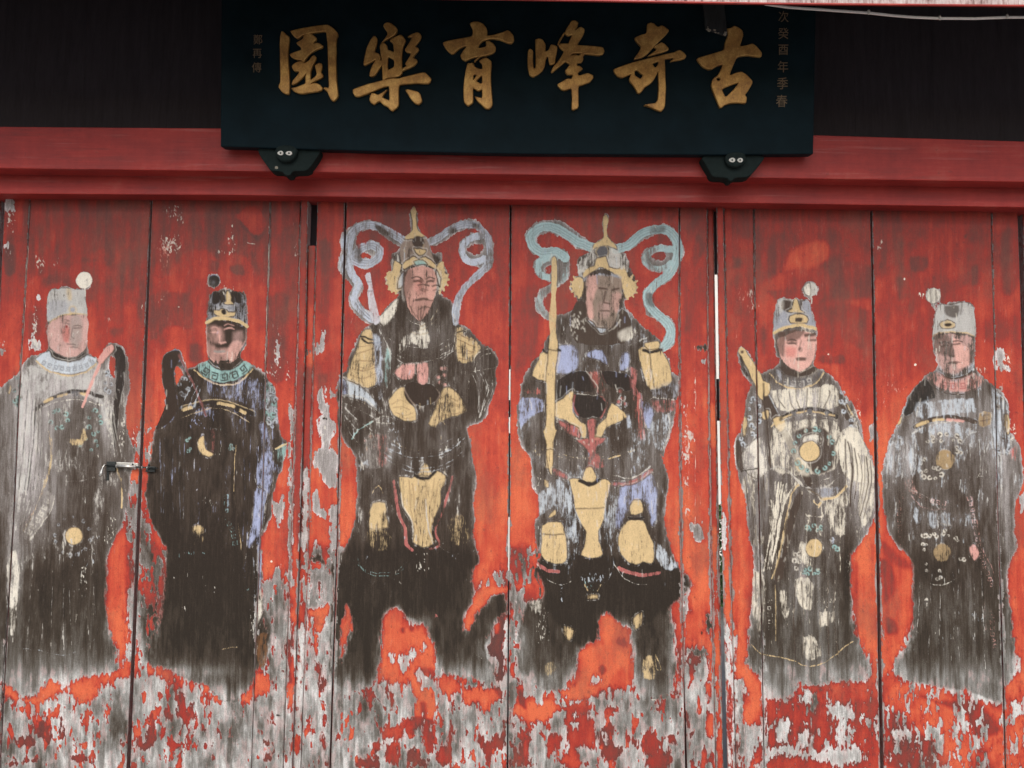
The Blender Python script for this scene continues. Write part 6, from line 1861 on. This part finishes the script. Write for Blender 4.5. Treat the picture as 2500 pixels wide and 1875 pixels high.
for k in range(15): sloped('rafter', -3.2+k*.45, -3.12+k*.45, EY+.04, .02, ez+.105, .08, M_RAFTER)
for k in range(34): tube('roof_tile', [(-3.35+k*.2, EY-.12, ez+.235-.12*SL), (-3.35+k*.2, .6, ez+.235+(.6-EY)*SL)], .07, M_TILE, roof, 8)
cp = [(1868, 10), (1890, 13), (1925, 18), (1997, 23), (2060, 27.5), (2120, 31.5), (2180, 38), (2232, 42.2), (2291, 44.7), (2379, 45.3), (2455, 42.4), (2520, 42), (2700, 46), (2950, 52)]
CY = EY+.06
pts = at([p[0] for p in cp], [p[1] for p in cp], CY)
con = tag(empty('conduit', tuple(pts[5])), 'thin grey white cable sagging under the eave at upper right', 'cable')
fine = []
for i in range(len(pts)-1):
    for t in (0, .34, .67): fine.append(pts[i]*(1-t)+pts[i+1]*t)
fine.append(pts[-1]); tube('cable', fine, .0042, M_PIPE, con)
for x_, y_, dy in ((2120, 31.5, 5), (2293, 45.5, 3), (2457, 42.6, 2)):
    c = at(x_, y_, CY); tube('clip', [(c[0]-.0016, CY-.0055, c[2]+.006), (c[0], CY-.007, c[2]), (c[0]-.001, CY-.0055, c[2]-.006-dy*.0004)], .0035, M_WHITE, con, 8)
    tube('clip_nail', [(c[0]+.001, CY-.002, c[2]+.004), (c[0]+.001, CY, c[2]+.03)], .0009, M_IRON, con, 6)

# ------------------------------------------------------------------ bolt between the left pair of leaves
def bp(x_, y_, d): return Vector(at(x_/12.76+230, y_/12.76+1100, d))
bo = tag(empty('barrel_bolt', tuple(bp(900, 480, 0))), 'steel barrel bolt with a hanging spoon shaped handle across the far left leaves', 'bolt')
V = [bp(*p, -.004) for p in ((560, 350), (1370, 395), (1370, 470), (1300, 590), (1255, 600), (1240, 560), (720, 505), (620, 575))]; n_ = len(V); V += [v+Vector((0, .006, 0)) for v in V]
bevel(pydata('back_plate', V, [tuple(range(n_)), tuple(range(2*n_-1, n_-1, -1))]+[(i, (i+1) % n_, n_+(i+1) % n_, n_+i) for i in range(n_)], M_STEEL, bo), .0008)
tube('bolt_rod', [bp(330, 455, -.014), bp(1000, 490, -.014), bp(1960, 555, -.014)], .0030, M_IRON, bo)
tube('barrel', [bp(700, 478, -.014), bp(1300, 505, -.014)], .0046, M_STEEL, bo)
tube('handle', [bp(360, 450, -.015), bp(320, 430, -.022), bp(275, 520, -.026), bp(245, 600, -.027), bp(225, 680, -.028), bp(205, 760, -.028), bp(200, 815, -.028)], [.0024, .0026, .0028, .0032, .0052, .0068, .003], M_STEEL, bo)
for x_ in (700, 1290, 1505, 1660):
    c = bp(x_, 462+(x_-330)*.061, -.014); rg = [c+Vector((0, math.sin(t)*.0062, math.cos(t)*.0062)) for t in np.linspace(0, 2*math.pi, 14)]
    tube('keeper_ring', rg, .0014, M_STEEL, bo, 8)
for x_, y_ in ((1205, 430), (550, 375), (430, 375), (1700, 445)):
    c = bp(x_, y_, -.003); bm = bmesh.new(); bmesh.ops.create_uvsphere(bm, u_segments=10, v_segments=6, radius=.0042, matrix=Matrix.Translation(c) @ Matrix.Diagonal((1, .6, 1, 1))); m = bpy.data.meshes.new('screw'); bm.to_mesh(m); bm.free(); link('screw', m, M_IRON, bo)
px_box('keeper_block', 355, 378, 1139, 1152, -.008, .002, M_IRON, bo, .001); px_box('stop_block', 259, 282, 1127, 1150, -.010, .002, M_IRON, bo, .001); px_box('handle_slot', 259, 266, 1148, 1172, -.006, .002, M_IRON, bo, .001)

# ------------------------------------------------------------------ ground, sill, side walls, yard behind
box('ground', -60, 60, -60, 60, -.3, 0, M_GROUND)['kind'] = 'structure'
tag(box('door_sill', -2.6, 2.6, -.12, .16, 0, .128, M_DUST, None, .01), 'worn wooden sill under the door leaves', 'sill')
for x0, x1, l in ((-3.4, -2.28, 'pale plaster wall left of the doorway'), (2.36, 3.4, 'pale plaster wall right of the doorway')):
    tag(box('plaster_wall', x0, x1, -.04, .2, 0, 3.0, M_PLASTER, None, .01), l, 'wall')
tag(box('yard_wall', -9, 9, 7.0, 7.2, 0, 5.0, M_PLASTER, None, .01), 'tall pale wall at the back of the yard behind the doors', 'wall')
for k, xh in enumerate((.9, 1.8, 2.7)):
    h_ = tag(empty('yard_shrub', (xh, 4.6, 0)), ('low green shrub behind the slit, nearest the centre', 'green shrub seen through the bright slit', 'green shrub farthest right behind the doors')[k], 'shrub', 'shrubs in the yard behind the doors')
    rs = random.Random(k+20); V = []; F = []
    for i in range(1500):
        th, u_ = rs.uniform(0, 6.28), rs.random()**.5; z_ = rs.uniform(.12, 1.0); c = Vector((xh+math.cos(th)*u_*.42, 4.6+math.sin(th)*u_*.42, z_)); a_ = Vector((rs.gauss(0, 1), rs.gauss(0, 1), rs.gauss(.6, 1))).normalized(); b_ = a_.cross(Vector((rs.gauss(0, 1), rs.gauss(0, 1), rs.gauss(0, 1)))).normalized(); n0 = len(V)
        V += [c-a_*.05, c+b_*.016, c+a_*.05, c-b_*.016]; F.append((n0, n0+1, n0+2, n0+3))
    m = bpy.data.meshes.new('foliage'); m.from_pydata([tuple(v) for v in V], [], F); tag(link('foliage', m, M_LEAF, h_), kind='stuff')
    for j in range(4): tube('stem', [(xh+.02*j-.03, 4.6, 0), (xh+(j-1.5)*.12, 4.6+.05*(j % 2), .45), (xh+(j-1.5)*.2, 4.6, .85)], [.015, .01, .005], M_BARK, h_, 6)
